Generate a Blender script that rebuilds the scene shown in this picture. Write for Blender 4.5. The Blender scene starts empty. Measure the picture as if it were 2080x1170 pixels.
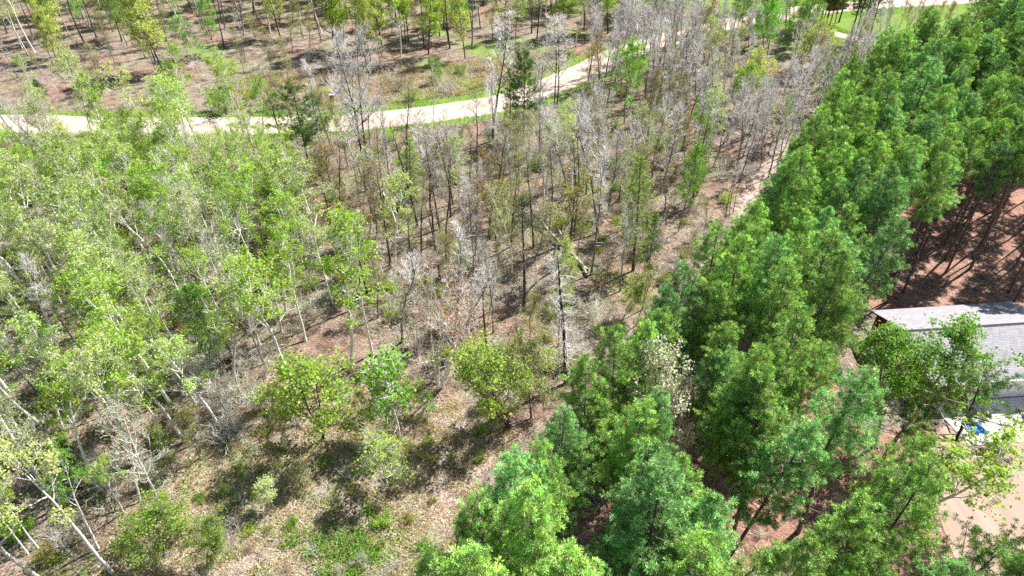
import bpy, math, random
import numpy as np
from mathutils import Vector

random.seed(7)
rng = np.random.default_rng(7)
scene = bpy.context.scene
R = math.radians

# ------------------------------------------------------------------ camera
PITCH, FOC, CAM_H = R(37.4), 1387.0, 40.0        # focal length in photo pixels (2080 wide)
cd = bpy.data.cameras.new('camera')
cam = bpy.data.objects.new('camera', cd)
scene.collection.objects.link(cam)
cam.location = (0, 0, CAM_H)
cam.rotation_euler = (R(90) - PITCH, 0, 0)
cd.sensor_width = 36.0
cd.lens = 36.0 * FOC / 2080.0
cd.clip_start = 0.5
cd.clip_end = 3000
scene.camera = cam

# ------------------------------------------------------------------ light
SUN_AZ, SUN_EL = R(36), R(52)                     # azimuth from +x towards +y
world = bpy.data.worlds.new('World')
scene.world = world
world.use_nodes = True
wn = world.node_tree
bg = wn.nodes['Background']
sky = wn.nodes.new('ShaderNodeTexSky')
sky.sky_type = 'NISHITA'
sky.sun_disc = False
sky.sun_elevation = SUN_EL
sky.sun_rotation = R(90) - SUN_AZ
wn.links.new(sky.outputs[0], bg.inputs[0])
bg.inputs[1].default_value = 0.055
sd = bpy.data.lights.new('sun', 'SUN')
sd.energy = 5.0
sd.angle = R(0.55)
sd.color = (1.0, 0.955, 0.88)
sun = bpy.data.objects.new('sun', sd)
scene.collection.objects.link(sun)
to_sun = Vector((math.cos(SUN_AZ) * math.cos(SUN_EL), math.sin(SUN_AZ) * math.cos(SUN_EL), math.sin(SUN_EL)))
sun.rotation_euler = to_sun.to_track_quat('Z', 'Y').to_euler()
sun.location = (60, 40, 90)
scene.view_settings.view_transform = 'Standard'
scene.view_settings.look = 'None'
scene.view_settings.gamma = 1.0
scene.view_settings.exposure = 1.16
scene.view_settings.use_curve_mapping = False
scene.render.engine = 'CYCLES'
scene.cycles.max_bounces = 6
scene.cycles.diffuse_bounces = 3
scene.cycles.transmission_bounces = 4
scene.cycles.glossy_bounces = 2
scene.cycles.use_denoising = False

# ------------------------------------------------------------------ pixel helpers
def ray(u, v):
    x = (u - 1040) / FOC
    y = (585 - v) / FOC
    return (x, math.cos(PITCH) + y * math.sin(PITCH), -math.sin(PITCH) + y * math.cos(PITCH))

def at(u, v, z=0.0):
    d = ray(u, v)
    t = (CAM_H - z) / -d[2]
    return (t * d[0], t * d[1])

def to_px(x, y, z):
    z -= CAM_H
    cz = y * math.cos(PITCH) - z * math.sin(PITCH)
    cy = y * math.sin(PITCH) + z * math.cos(PITCH)
    return 1040 + FOC * x / cz, 585 - FOC * cy / cz

def height_from(b, t):
    """height of a tree whose base is at pixel b and whose top shows at pixel t"""
    x, y = at(*b)
    d = ray(*t)
    return CAM_H + (y / d[1]) * d[2]

def inside(x, y, poly):
    c = False
    n = len(poly)
    j = n - 1
    for i in range(n):
        xi, yi = poly[i]
        xj, yj = poly[j]
        if (yi > y) != (yj > y) and x < (xj - xi) * (y - yi) / (yj - yi) + xi:
            c = not c
        j = i
    return c

SEG_CACHE = {}
def seg_dist(px_, py_, line):
    """distance of points (arrays or numbers) to a polyline"""
    key = id(line)
    if key not in SEG_CACHE:
        L = np.array(line if len(line) < 30 else list(line[::4]) + [line[-1]], float)
        SEG_CACHE[key] = (L[:-1], L[1:] - L[:-1])
    A, D = SEG_CACHE[key]
    px_, py_ = np.asarray(px_, float), np.asarray(py_, float)
    if px_.ndim == 0:
        qx, qy = px_ - A[:, 0], py_ - A[:, 1]
        t = np.clip((qx * D[:, 0] + qy * D[:, 1]) / ((D ** 2).sum(1) + 1e-9), 0, 1)
        return np.hypot(qx - t * D[:, 0], qy - t * D[:, 1]).min()
    best = np.full(px_.shape, 1e9)
    for (ax, ay), (dx, dy) in zip(A, D):
        t = np.clip(((px_ - ax) * dx + (py_ - ay) * dy) / (dx * dx + dy * dy + 1e-9), 0, 1)
        best = np.minimum(best, np.hypot(px_ - ax - t * dx, py_ - ay - t * dy))
    return best

def smooth_line(pts, n=10):
    out = []
    P = [np.array(p, float) for p in pts]
    P = [2 * P[0] - P[1]] + P + [2 * P[-1] - P[-2]]
    for i in range(1, len(P) - 2):
        for k in range(n):
            t = k / n
            a, b, c, d = P[i - 1:i + 3]
            out.append(tuple(0.5 * (2 * b + (c - a) * t + (2 * a - 5 * b + 4 * c - d) * t * t + (3 * b - a - 3 * c + d) * t ** 3)))
    out.append(tuple(P[-2]))
    return out

# ------------------------------------------------------------------ materials
MATS = {}
def new_mat(name):
    m = bpy.data.materials.new(name)
    m.use_nodes = True
    nt = m.node_tree
    nt.nodes.clear()
    out = nt.nodes.new('ShaderNodeOutputMaterial')
    MATS[name] = m
    return m, nt, out

def N(nt, kind, **kw):
    n = nt.nodes.new(kind)
    for k, v in kw.items():
        if k.startswith('i_'):
            n.inputs[k[2:].replace('_', ' ')].default_value = v
        else:
            setattr(n, k, v)
    return n

def ramp(nt, fac, stops):
    r = nt.nodes.new('ShaderNodeValToRGB')
    el = r.color_ramp.elements
    while len(el) < len(stops):
        el.new(0.5)
    for e, (p, c) in zip(el, stops):
        e.position = p
        e.color = (*c, 1)
    if fac is not None:
        nt.links.new(fac, r.inputs[0])
    return r

def mix(nt, a, b, fac, blend='MIX'):
    m = nt.nodes.new('ShaderNodeMix')
    m.data_type = 'RGBA'
    m.blend_type = blend
    for src, idx in ((a, 6), (b, 7), (fac, 0)):
        if hasattr(src, 'default_value') or hasattr(src, 'is_output'):
            nt.links.new(src, m.inputs[idx])
        elif isinstance(src, tuple):
            m.inputs[idx].default_value = (*src, 1)
        else:
            m.inputs[idx].default_value = src
    return m.outputs[2]

def leaf_material(name, var=(0.62, 1.4), trans=0.5, hue=0.035, rough=0.55, spec=0.25):
    """thin leaf: object colour varied leaf by leaf, lit from both sides"""
    m, nt, out = new_mat(name)
    info = N(nt, 'ShaderNodeObjectInfo')
    geo = N(nt, 'ShaderNodeNewGeometry')
    hsv = N(nt, 'ShaderNodeHueSaturation')
    mr = N(nt, 'ShaderNodeMapRange')
    nt.links.new(geo.outputs['Random Per Island'], mr.inputs[0])
    mr.inputs[3].default_value = var[0]
    mr.inputs[4].default_value = var[1]
    nt.links.new(mr.outputs[0], hsv.inputs['Value'])
    wn_ = N(nt, 'ShaderNodeTexWhiteNoise', noise_dimensions='1D')
    nt.links.new(geo.outputs['Random Per Island'], wn_.inputs['W'])
    mh = N(nt, 'ShaderNodeMapRange')
    nt.links.new(wn_.outputs[0], mh.inputs[0])
    mh.inputs[3].default_value = 0.5 - hue
    mh.inputs[4].default_value = 0.5 + hue
    nt.links.new(mh.outputs[0], hsv.inputs['Hue'])
    nt.links.new(info.outputs['Color'], hsv.inputs['Color'])
    d = N(nt, 'ShaderNodeBsdfPrincipled')
    d.inputs['Roughness'].default_value = rough
    d.inputs['Specular IOR Level'].default_value = spec
    nt.links.new(hsv.outputs[0], d.inputs['Base Color'])
    t = N(nt, 'ShaderNodeBsdfTranslucent')
    tc = mix(nt, hsv.outputs[0], (1.0, 1.0, 0.5), 1.0, 'MULTIPLY')
    nt.links.new(tc, t.inputs[0])
    ms = N(nt, 'ShaderNodeMixShader')
    ms.inputs[0].default_value = trans
    nt.links.new(d.outputs[0], ms.inputs[1])
    nt.links.new(t.outputs[0], ms.inputs[2])
    nt.links.new(ms.outputs[0], out.inputs[0])
    return m

def bark_material(name, base, dark, light, scale=(6, 6, 1.2), contrast=(0.35, 0.62), bump=0.5, obj_col=False):
    m, nt, out = new_mat(name)
    tc = N(nt, 'ShaderNodeTexCoord')
    mp = N(nt, 'ShaderNodeMapping')
    mp.inputs['Scale'].default_value = scale
    nt.links.new(tc.outputs['Object'], mp.inputs[0])
    n1 = N(nt, 'ShaderNodeTexNoise', i_Scale=2.2, i_Detail=6.0, i_Roughness=0.65)
    nt.links.new(mp.outputs[0], n1.inputs[0])
    r = ramp(nt, n1.outputs[0], [(contrast[0], dark), ((contrast[0] + contrast[1]) / 2, base), (contrast[1], light)])
    col = r.outputs[0]
    info = N(nt, 'ShaderNodeObjectInfo')
    mr = N(nt, 'ShaderNodeMapRange')
    nt.links.new(info.outputs['Random'], mr.inputs[0])
    mr.inputs[3].default_value = 0.75
    mr.inputs[4].default_value = 1.2
    hs = N(nt, 'ShaderNodeHueSaturation')
    nt.links.new(mr.outputs[0], hs.inputs['Value'])
    nt.links.new(col, hs.inputs['Color'])
    d = N(nt, 'ShaderNodeBsdfPrincipled')
    d.inputs['Roughness'].default_value = 0.85
    d.inputs['Specular IOR Level'].default_value = 0.2
    nt.links.new(hs.outputs[0], d.inputs['Base Color'])
    b = N(nt, 'ShaderNodeBump', i_Strength=bump, i_Distance=0.03)
    nt.links.new(n1.outputs[0], b.inputs['Height'])
    nt.links.new(b.outputs[0], d.inputs['Normal'])
    nt.links.new(d.outputs[0], out.inputs[0])
    return m

leaf_material('leaf', var=(0.6, 1.35))
leaf_material('needle', var=(0.42, 2.0), trans=0.24, hue=0.03, rough=0.42, spec=0.45)
bark_material('birch_bark', (0.68, 0.66, 0.63), (0.07, 0.06, 0.055), (0.84, 0.83, 0.80), scale=(3, 3, 5), contrast=(0.33, 0.52))
bark_material('grey_bark', (0.20, 0.185, 0.175), (0.06, 0.055, 0.05), (0.36, 0.34, 0.33))
bark_material('dark_bark', (0.075, 0.062, 0.055), (0.02, 0.017, 0.015), (0.15, 0.13, 0.12))
bark_material('pine_bark', (0.17, 0.125, 0.11), (0.05, 0.038, 0.033), (0.30, 0.24, 0.215))
bark_material('pale_twig', (0.66, 0.635, 0.61), (0.42, 0.395, 0.37), (0.82, 0.80, 0.77), scale=(1, 1, 1), bump=0.0)
bark_material('brown_twig', (0.27, 0.22, 0.19), (0.12, 0.10, 0.085), (0.40, 0.34, 0.31), scale=(1, 1, 1), bump=0.0)
bark_material('mossy_log', (0.30, 0.30, 0.20), (0.08, 0.07, 0.05), (0.52, 0.52, 0.42), scale=(3, 3, 3))

def simple_mat(name, col, rough=0.6, spec=0.3, noise=0.0, nscale=20.0, metal=0.0, bump=0.0):
    m, nt, out = new_mat(name)
    d = N(nt, 'ShaderNodeBsdfPrincipled')
    d.inputs['Roughness'].default_value = rough
    d.inputs['Specular IOR Level'].default_value = spec
    d.inputs['Metallic'].default_value = metal
    tc = N(nt, 'ShaderNodeTexCoord')
    n1 = N(nt, 'ShaderNodeTexNoise', i_Scale=nscale, i_Detail=5.0)
    nt.links.new(tc.outputs['Object'], n1.inputs[0])
    lo = tuple(c * (1 - noise) for c in col)
    hi = tuple(min(1, c * (1 + noise)) for c in col)
    r = ramp(nt, n1.outputs[0], [(0.3, lo), (0.7, hi)])
    nt.links.new(r.outputs[0], d.inputs['Base Color'])
    if bump:
        b = N(nt, 'ShaderNodeBump', i_Strength=bump, i_Distance=0.02)
        nt.links.new(n1.outputs[0], b.inputs['Height'])
        nt.links.new(b.outputs[0], d.inputs['Normal'])
    nt.links.new(d.outputs[0], out.inputs[0])
    return m

simple_mat('red_siding', (0.23, 0.022, 0.024), 0.55, 0.3, 0.18, 6)
simple_mat('white_trim', (0.74, 0.72, 0.70), 0.5, 0.3, 0.06, 5)
simple_mat('dark_line', (0.05, 0.05, 0.055), 0.8, 0.2, 0.2, 8)
simple_mat('concrete', (0.72, 0.70, 0.67), 0.9, 0.2, 0.10, 3)
simple_mat('yellow_paint', (0.85, 0.52, 0.02), 0.4, 0.4, 0.05, 4)
simple_mat('black_paint', (0.02, 0.02, 0.02), 0.5, 0.3, 0.1, 4)
simple_mat('grey_metal', (0.32, 0.34, 0.33), 0.45, 0.4, 0.1, 6)
simple_mat('green_box', (0.23, 0.27, 0.22), 0.6, 0.3, 0.1, 6)
simple_mat('car_red', (0.55, 0.015, 0.035), 0.25, 0.5, 0.04, 3)
simple_mat('car_glass', (0.02, 0.025, 0.03), 0.08, 0.6, 0.0, 3)
simple_mat('tyre', (0.02, 0.02, 0.02), 0.85, 0.2, 0.1, 6)
simple_mat('lamp_red', (0.4, 0.01, 0.01), 0.2, 0.5, 0.0, 3)
simple_mat('tarp', (0.03, 0.18, 0.55), 0.4, 0.4, 0.25, 4)

# shingle roof: colour per shingle tab
def shingle_mat():
    m, nt, out = new_mat('shingle')
    info = N(nt, 'ShaderNodeObjectInfo')
    geo = N(nt, 'ShaderNodeNewGeometry')
    r = ramp(nt, geo.outputs['Random Per Island'], [(0.0, (0.25, 0.243, 0.275)), (0.5, (0.29, 0.283, 0.315)), (1.0, (0.335, 0.327, 0.36))])
    tc = N(nt, 'ShaderNodeTexCoord')
    n1 = N(nt, 'ShaderNodeTexNoise', i_Scale=40.0, i_Detail=4.0)
    nt.links.new(tc.outputs['Object'], n1.inputs[0])
    r2 = ramp(nt, n1.outputs[0], [(0.3, (0.8, 0.8, 0.8)), (0.7, (1.1, 1.1, 1.1))])
    c = mix(nt, r.outputs[0], r2.outputs[0], 1.0, 'MULTIPLY')
    d = N(nt, 'ShaderNodeBsdfPrincipled')
    d.inputs['Roughness'].default_value = 0.8
    nt.links.new(c, d.inputs['Base Color'])
    nt.links.new(d.outputs[0], out.inputs[0])
shingle_mat()

def road_mat():
    m, nt, out = new_mat('gravel')
    tc = N(nt, 'ShaderNodeTexCoord')
    n1 = N(nt, 'ShaderNodeTexNoise', i_Scale=0.35, i_Detail=6.0, i_Roughness=0.6)
    n2 = N(nt, 'ShaderNodeTexNoise', i_Scale=9.0, i_Detail=6.0, i_Roughness=0.7)
    nt.links.new(tc.outputs['Object'], n1.inputs[0])
    nt.links.new(tc.outputs['Object'], n2.inputs[0])
    r = ramp(nt, n1.outputs[0], [(0.3, (0.38, 0.30, 0.25)), (0.5, (0.50, 0.42, 0.37)), (0.7, (0.60, 0.52, 0.47))])
    r2 = ramp(nt, n2.outputs[0], [(0.25, (0.72, 0.70, 0.68)), (0.7, (1.12, 1.12, 1.12))])
    # wheel ruts along the road: uv x runs across
    uv = N(nt, 'ShaderNodeUVMap')
    sep = N(nt, 'ShaderNodeSeparateXYZ')
    nt.links.new(uv.outputs[0], sep.inputs[0])
    ru = ramp(nt, sep.outputs[0], [(0.0, (0.72, 0.66, 0.6)), (0.14, (0.95, 0.93, 0.9)), (0.28, (1.1, 1.1, 1.1)), (0.5, (0.86, 0.83, 0.79)), (0.72, (1.1, 1.1, 1.1)), (0.87, (0.95, 0.93, 0.9)), (1.0, (0.72, 0.66, 0.6))])
    c = mix(nt, r.outputs[0], r2.outputs[0], 1.0, 'MULTIPLY')
    c = mix(nt, c, ru.outputs[0], 0.8, 'MULTIPLY')
    d = N(nt, 'ShaderNodeBsdfPrincipled')
    d.inputs['Roughness'].default_value = 0.95
    d.inputs['Specular IOR Level'].default_value = 0.15
    nt.links.new(c, d.inputs['Base Color'])
    b = N(nt, 'ShaderNodeBump', i_Strength=0.5, i_Distance=0.03)
    nt.links.new(n2.outputs[0], b.inputs['Height'])
    nt.links.new(b.outputs[0], d.inputs['Normal'])
    nt.links.new(d.outputs[0], out.inputs[0])
road_mat()

def yard_mat():
    m, nt, out = new_mat('yard_sand')
    tc = N(nt, 'ShaderNodeTexCoord')
    mp = N(nt, 'ShaderNodeMapping')
    mp.inputs['Scale'].default_value = (1.5, .12, 1)
    mp.inputs['Rotation'].default_value = (0, 0, R(-14))
    nt.links.new(tc.outputs['Object'], mp.inputs[0])
    n1 = N(nt, 'ShaderNodeTexNoise', i_Scale=1.4, i_Detail=5.0, i_Distortion=.4)
    nt.links.new(mp.outputs[0], n1.inputs[0])
    n2 = N(nt, 'ShaderNodeTexNoise', i_Scale=10.0, i_Detail=7.0, i_Roughness=.7)
    nt.links.new(tc.outputs['Object'], n2.inputs[0])
    r = ramp(nt, n1.outputs[0], [(.35, (.33, .235, .19)), (.5, (.365, .265, .22)), (.65, (.40, .30, .25))])
    r2 = ramp(nt, n2.outputs[0], [(.25, (.78, .77, .76)), (.7, (1.1, 1.1, 1.1))])
    c = mix(nt, r.outputs[0], r2.outputs[0], 1.0, 'MULTIPLY')
    d = N(nt, 'ShaderNodeBsdfPrincipled')
    d.inputs['Roughness'].default_value = .95
    d.inputs['Specular IOR Level'].default_value = .1
    nt.links.new(c, d.inputs['Base Color'])
    b = N(nt, 'ShaderNodeBump', i_Strength=.5, i_Distance=.03)
    nt.links.new(n2.outputs[0], b.inputs['Height'])
    nt.links.new(b.outputs[0], d.inputs['Normal'])
    nt.links.new(d.outputs[0], out.inputs[0])
yard_mat()

def ground_mat():
    """forest floor: leaf litter, with zones (needle litter, grass, bare soil) from a mesh attribute broken up by noise"""
    m, nt, out = new_mat('forest_floor')
    tc = N(nt, 'ShaderNodeTexCoord')
    P = tc.outputs['Object']
    def noise(s, det=6.0, ro=0.6, dist=0.0):
        n = N(nt, 'ShaderNodeTexNoise', i_Scale=s, i_Detail=det, i_Roughness=ro, i_Distortion=dist)
        nt.links.new(P, n.inputs[0])
        return n.outputs[0]
    fine = noise(7.0, 8.0, 0.75)
    mid = noise(0.9, 6.0, 0.65)
    big = noise(0.12, 4.0, 0.55)
    vor = N(nt, 'ShaderNodeTexVoronoi', i_Scale=9.0)
    nt.links.new(P, vor.inputs[0])
    leaf = ramp(nt, fine, [(0.30, (0.075, 0.062, 0.055)), (0.44, (0.165, 0.138, 0.12)), (0.55, (0.31, 0.268, 0.238)), (0.68, (0.60, 0.55, 0.50))])
    leaf_mid = ramp(nt, mid, [(0.32, (0.62, 0.5, 0.48)), (0.5, (1.0, 0.95, 0.92)), (0.68, (1.15, 1.12, 1.02))])
    litter = mix(nt, leaf.outputs[0], leaf_mid.outputs[0], 1.0, 'MULTIPLY')
    vr = ramp(nt, vor.outputs['Color'], [(0.2, (0.75, 0.72, 0.72)), (0.8, (1.15, 1.12, 1.1))])
    litter = mix(nt, litter, vr.outputs[0], 0.8, 'MULTIPLY')
    bigr = ramp(nt, big, [(0.38, (1.02, 0.86, 0.80)), (0.5, (0.95, 0.95, 0.93)), (0.62, (1.0, 1.06, 1.08))])
    drift = noise(0.45, 5.0, 0.6, 1.5)
    dr_ = ramp(nt, drift, [(0.36, (0.42, 0.40, 0.38)), (0.47, (0.95, 0.95, 0.95)), (0.6, (1.12, 1.12, 1.12))])
    litter = mix(nt, litter, dr_.outputs[0], 0.85, 'MULTIPLY')
    litter = mix(nt, litter, bigr.outputs[0], 1.0, 'MULTIPLY')
    needle = ramp(nt, fine, [(0.3, (0.11, 0.055, 0.042)), (0.5, (0.31, 0.17, 0.13)), (0.7, (0.52, 0.34, 0.27))])
    grass = ramp(nt, fine, [(0.3, (0.06, 0.11, 0.02)), (0.5, (0.15, 0.25, 0.045)), (0.7, (0.33, 0.41, 0.12))])
    bare = ramp(nt, fine, [(0.32, (0.26, 0.20, 0.17)), (0.5, (0.50, 0.42, 0.37)), (0.68, (0.68, 0.60, 0.54))])
    needle_c = mix(nt, needle.outputs[0], dr_.outputs[0], 0.8, 'MULTIPLY')
    nmid = ramp(nt, mid, [(0.35, (0.75, 0.8, 0.85)), (0.5, (1.0, 1.0, 1.0)), (0.66, (1.25, 1.3, 1.3))])
    needle_c = mix(nt, needle_c, nmid.outputs[0], 0.8, 'MULTIPLY')
    att = N(nt, 'ShaderNodeAttribute', attribute_name='zone')
    sep = N(nt, 'ShaderNodeSeparateColor')
    nt.links.new(att.outputs['Color'], sep.inputs[0])
    mid2 = noise(1.7, 7.0, 0.7, 0.6)
    def broken(ch, gain=2.6):
        # zone weight + noise, thresholded: ragged edges
        a = N(nt, 'ShaderNodeMath', operation='ADD')
        nt.links.new(sep.outputs[ch], a.inputs[0])
        s = N(nt, 'ShaderNodeMath', operation='SUBTRACT')
        nt.links.new(mid2, s.inputs[0])
        s.inputs[1].default_value = 1.0
        nt.links.new(s.outputs[0], a.inputs[1])
        g = N(nt, 'ShaderNodeMath', operation='MULTIPLY', use_clamp=True)
        nt.links.new(a.outputs[0], g.inputs[0])
        g.inputs[1].default_value = gain * 2
        return g.outputs[0]
    col = mix(nt, litter, bare.outputs[0], broken(2))
    col = mix(nt, col, needle_c, broken(0))
    col = mix(nt, col, grass.outputs[0], broken(1))
    d = N(nt, 'ShaderNodeBsdfPrincipled')
    d.inputs['Roughness'].default_value = 0.95
    d.inputs['Specular IOR Level'].default_value = 0.1
    nt.links.new(col, d.inputs['Base Color'])
    b = N(nt, 'ShaderNodeBump', i_Strength=1.0, i_Distance=0.12)
    nt.links.new(fine, b.inputs['Height'])
    nt.links.new(b.outputs[0], d.inputs['Normal'])
    nt.links.new(d.outputs[0], out.inputs[0])
ground_mat()

# ------------------------------------------------------------------ mesh helpers
def link(o):
    scene.collection.objects.link(o)
    return o

def mesh_np(name, verts, faces_list, mat, smooth=False):
    """faces_list: list of (n,k) int arrays"""
    me = bpy.data.meshes.new(name)
    verts = np.asarray(verts, np.float32)
    me.vertices.add(len(verts))
    me.vertices.foreach_set('co', verts.ravel())
    loops = np.concatenate([f.ravel() for f in faces_list]).astype(np.int32)
    sizes = np.concatenate([np.full(len(f), f.shape[1]) for f in faces_list]).astype(np.int32)
    starts = np.concatenate([[0], np.cumsum(sizes)[:-1]]).astype(np.int32)
    me.loops.add(len(loops))
    me.loops.foreach_set('vertex_index', loops)
    me.polygons.add(len(sizes))
    me.polygons.foreach_set('loop_start', starts)
    me.polygons.foreach_set('loop_total', sizes)
    if smooth:
        me.polygons.foreach_set('use_smooth', np.ones(len(sizes), bool))
    me.materials.append(MATS[mat])
    me.update(calc_edges=True)
    me.validate()
    return me

class Geo:
    """collects boxes, prisms and tubes into one mesh"""
    def __init__(self):
        self.v, self.f = [], []
    def add(self, vs, fs):
        o = len(self.v)
        self.v += [tuple(p) for p in vs]
        self.f += [tuple(i + o for i in f) for f in fs]
        return self
    def box(self, x0, x1, y0, y1, z0, z1):
        vs = [(x, y, z) for z in (z0, z1) for y in (y0, y1) for x in (x0, x1)]
        return self.add(vs, [(0, 2, 3, 1), (4, 5, 7, 6), (0, 1, 5, 4), (2, 6, 7, 3), (0, 4, 6, 2), (1, 3, 7, 5)])
    def prism(self, poly, axis, a0, a1):
        """poly of 2-D points extruded along axis"""
        n = len(poly)
        def p3(p, a):
            return {'x': (a, p[0], p[1]), 'y': (p[0], a, p[1]), 'z': (p[0], p[1], a)}[axis]
        vs = [p3(p, a0) for p in poly] + [p3(p, a1) for p in poly]
        fs = [tuple(range(n))[::-1], tuple(range(n, 2 * n))] + [(i, (i + 1) % n, n + (i + 1) % n, n + i) for i in range(n)]
        return self.add(vs, fs)
    def cyl(self, x, y, z0, z1, r, n=10, axis='z'):
        poly = [(r * math.cos(2 * math.pi * i / n), r * math.sin(2 * math.pi * i / n)) for i in range(n)]
        if axis == 'z':
            return self.prism([(x + a, y + b) for a, b in poly], 'z', z0, z1)
        return self.prism([(x + a, y + b) for a, b in poly], axis, z0, z1)
    def build(self, name, mat, parent=None, bevel=0.0):
        me = bpy.data.meshes.new(name)
        me.from_pydata(self.v, [], self.f)
        me.materials.append(MATS[mat])
        import bmesh
        bm = bmesh.new()
        bm.from_mesh(me)
        bmesh.ops.recalc_face_normals(bm, faces=bm.faces)
        if bevel:
            bmesh.ops.bevel(bm, geom=list(bm.edges), offset=bevel, segments=2, affect='EDGES', profile=0.6)
        bm.to_mesh(me)
        bm.free()
        o = link(bpy.data.objects.new(name, me))
        o.parent = parent
        return o

def empty(name, loc=(0, 0, 0), rz=0.0, label=None, cat=None, group=None):
    o = link(bpy.data.objects.new(name, None))
    o.empty_display_size = 0.3
    o.location = loc
    o.rotation_euler = (0, 0, rz)
    tag(o, label, cat, group)
    return o

def tag(o, label=None, cat=None, group=None, kind=None):
    if label: o['label'] = label
    if cat: o['category'] = cat
    if group: o['group'] = group
    if kind: o['kind'] = kind
    return o

# ------------------------------------------------------------------ ground, roads
ROAD = smooth_line([(-190, 92.5), (-110, 91.5), (-72, 90.6), (-50, 89.6), (-24, 90.8), (-2.9, 97.4), (8.7, 107.5), (18, 118.6), (25, 125.2), (38, 134.5), (54, 144), (70, 149.2), (86, 152.5), (110, 157), (190, 170)])
DRIVE = smooth_line([(52, 143.5), (56.5, 139), (59.5, 132.5), (63.5, 128), (68.5, 124.2), (75, 121)])
TRAIL = smooth_line([(71, 123), (55, 104), (40, 88), (30, 74), (23.5, 62), (17.5, 53), (11, 44), (5, 36), (-4, 28), (-12, 22)])
YARD = [(27.2, 9), (27.6, 24), (29.2, 30), (31.0, 34.0), (31.2, 37.0), (56, 40.0), (56, 9)]
EDGE = [(-9, 8), (-3.0, 17), (1.2, 23.5), (9.0, 33.5), (14.0, 40.0), (21.5, 49.5), (27.0, 59.5), (34.8, 69.5), (47, 86), (53, 92), (67.5, 106), (100, 140)]   # trunks of the plantation's outer row
PINEZONE = EDGE + [(160, 140), (160, 8)]

def ground_z(x, y):
    """gentle hollows, never above 0; flat at roads and the yard"""
    z = -0.16 * (0.5 + 0.5 * np.sin(x * 0.31 + 1.3 * np.sin(y * 0.17)) * np.cos(y * 0.27 + np.sin(x * 0.11)))
    z = z - 0.10 * (0.5 + 0.5 * np.sin(x * 1.1 + y * 0.7) * np.sin(y * 0.9 - x * 0.4))
    flat = np.clip((seg_dist(x, y, ROAD) - 3.4) / 3.0, 0, 1) * np.clip((seg_dist(x, y, DRIVE) - 1.8) / 2, 0, 1)
    flat = flat * np.clip((np.hypot(np.maximum(np.maximum(26.5 - x, x - 57), 0), np.maximum(np.maximum(5 - y, y - 49), 0))) / 2.5, 0, 1)
    return z * flat - 0.006

def build_ground():
    xs = np.concatenate([np.linspace(-900, -135, 12)[:-1], np.arange(-135, 135.1, 1.0), np.linspace(135, 900, 12)[1:]])
    ys = np.concatenate([np.linspace(-400, 5, 8)[:-1], np.arange(5, 185.1, 1.0), np.linspace(185, 1200, 12)[1:]])
    X, Y = np.meshgrid(xs, ys)
    Z = ground_z(X, Y)
    nx, ny = len(xs), len(ys)
    idx = np.arange(nx * ny).reshape(ny, nx)
    F = np.stack([idx[:-1, :-1], idx[:-1, 1:], idx[1:, 1:], idx[1:, :-1]], -1).reshape(-1, 4)
    V = np.stack([X, Y, Z], -1).reshape(-1, 3)
    me = mesh_np('ground', V, [F], 'forest_floor', smooth=True)
    x, y = V[:, 0], V[:, 1]
    dr = seg_dist(x, y, ROAD)
    dd = seg_dist(x, y, DRIVE)
    dt = seg_dist(x, y, TRAIL)
    de = seg_dist(x, y, EDGE)
    inp = np.array([inside(a, b, PINEZONE) if -140 < a < 165 and 0 < b < 150 else False for a, b in zip(x, y)])
    needle = np.where(inp, np.clip(0.55 + de / 4, 0, 1.1), np.clip(0.5 - de / 3, 0, 1))
    needle = np.where((x > 26) & (y < 49) & (y > 34) & (x < 58), np.clip(needle, 0, 0.35), needle)
    lf = np.sin(x * 0.23 + 2) * np.sin(y * 0.31 + 1) + 0.6 * np.sin(x * 0.51 + y * 0.4)
    grass = np.clip(0.92 - (dr - 3.0) / 3.4, 0, 0.95) + 0.16 * np.sin(x * .33) * np.sin(x * .12 + y * .2)
    grass = np.maximum(grass, np.clip(1.0 - (dd - 1.6) / 3.0, 0, 0.75))
    grass = np.maximum(grass, 0.36 + 0.13 * lf)
    clr = [at(*c) for c in ((330, 960), (480, 800), (600, 740), (780, 740), (980, 830), (1060, 880), (960, 1000), (880, 1180), (150, 1180))]
    incl = np.array([inside(a, b, clr) if abs(a) < 60 and b < 60 else False for a, b in zip(x, y)])
    grass = np.where(incl, np.maximum(grass, 0.385 + 0.12 * lf), grass)
    for gx, gy, gr, ga in ((-9.5, 24, 3.5, .3), (-15, 26, 3, .18), (-20, 33, 4, .12), (60, 146, 26, 0.5), (80, 140, 16, 0.5), (100, 128, 22, .45), (0, 122, 16, .22), (-14, 100, 9, .3), (-50, 118, 9, .2), (3, 62, 12, .06), (-22, 60, 14, .06)):
        grass = np.maximum(grass, grass + ga * np.exp(-((x - gx) ** 2 + (y - gy) ** 2) / gr ** 2))
    grass = np.where((y > 150) & (x > 20), 1.0, grass)
    grass = np.where(inp & (y < 100), np.minimum(grass, 0.3), grass)
    bare = np.where(y > 34, np.clip(0.64 - dt / 8.0, 0, 0.60), 0)
    bare = np.where(incl, 0.56, bare)
    bare = np.maximum(bare, 0.30 + 0.15 * np.sin(x * .12 + 1) * np.cos(y * .15))
    col = np.stack([needle, grass, bare, np.ones_like(x)], -1).astype(np.float32)
    ca = me.color_attributes.new('zone', 'FLOAT_COLOR', 'POINT')
    ca.data.foreach_set('color', col.ravel())
    o = link(bpy.data.objects.new('ground', me))
    tag(o, 'forest floor of dry pinkish leaf litter with green patches', None, None, 'structure')
    return o
ground = build_ground()

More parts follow.
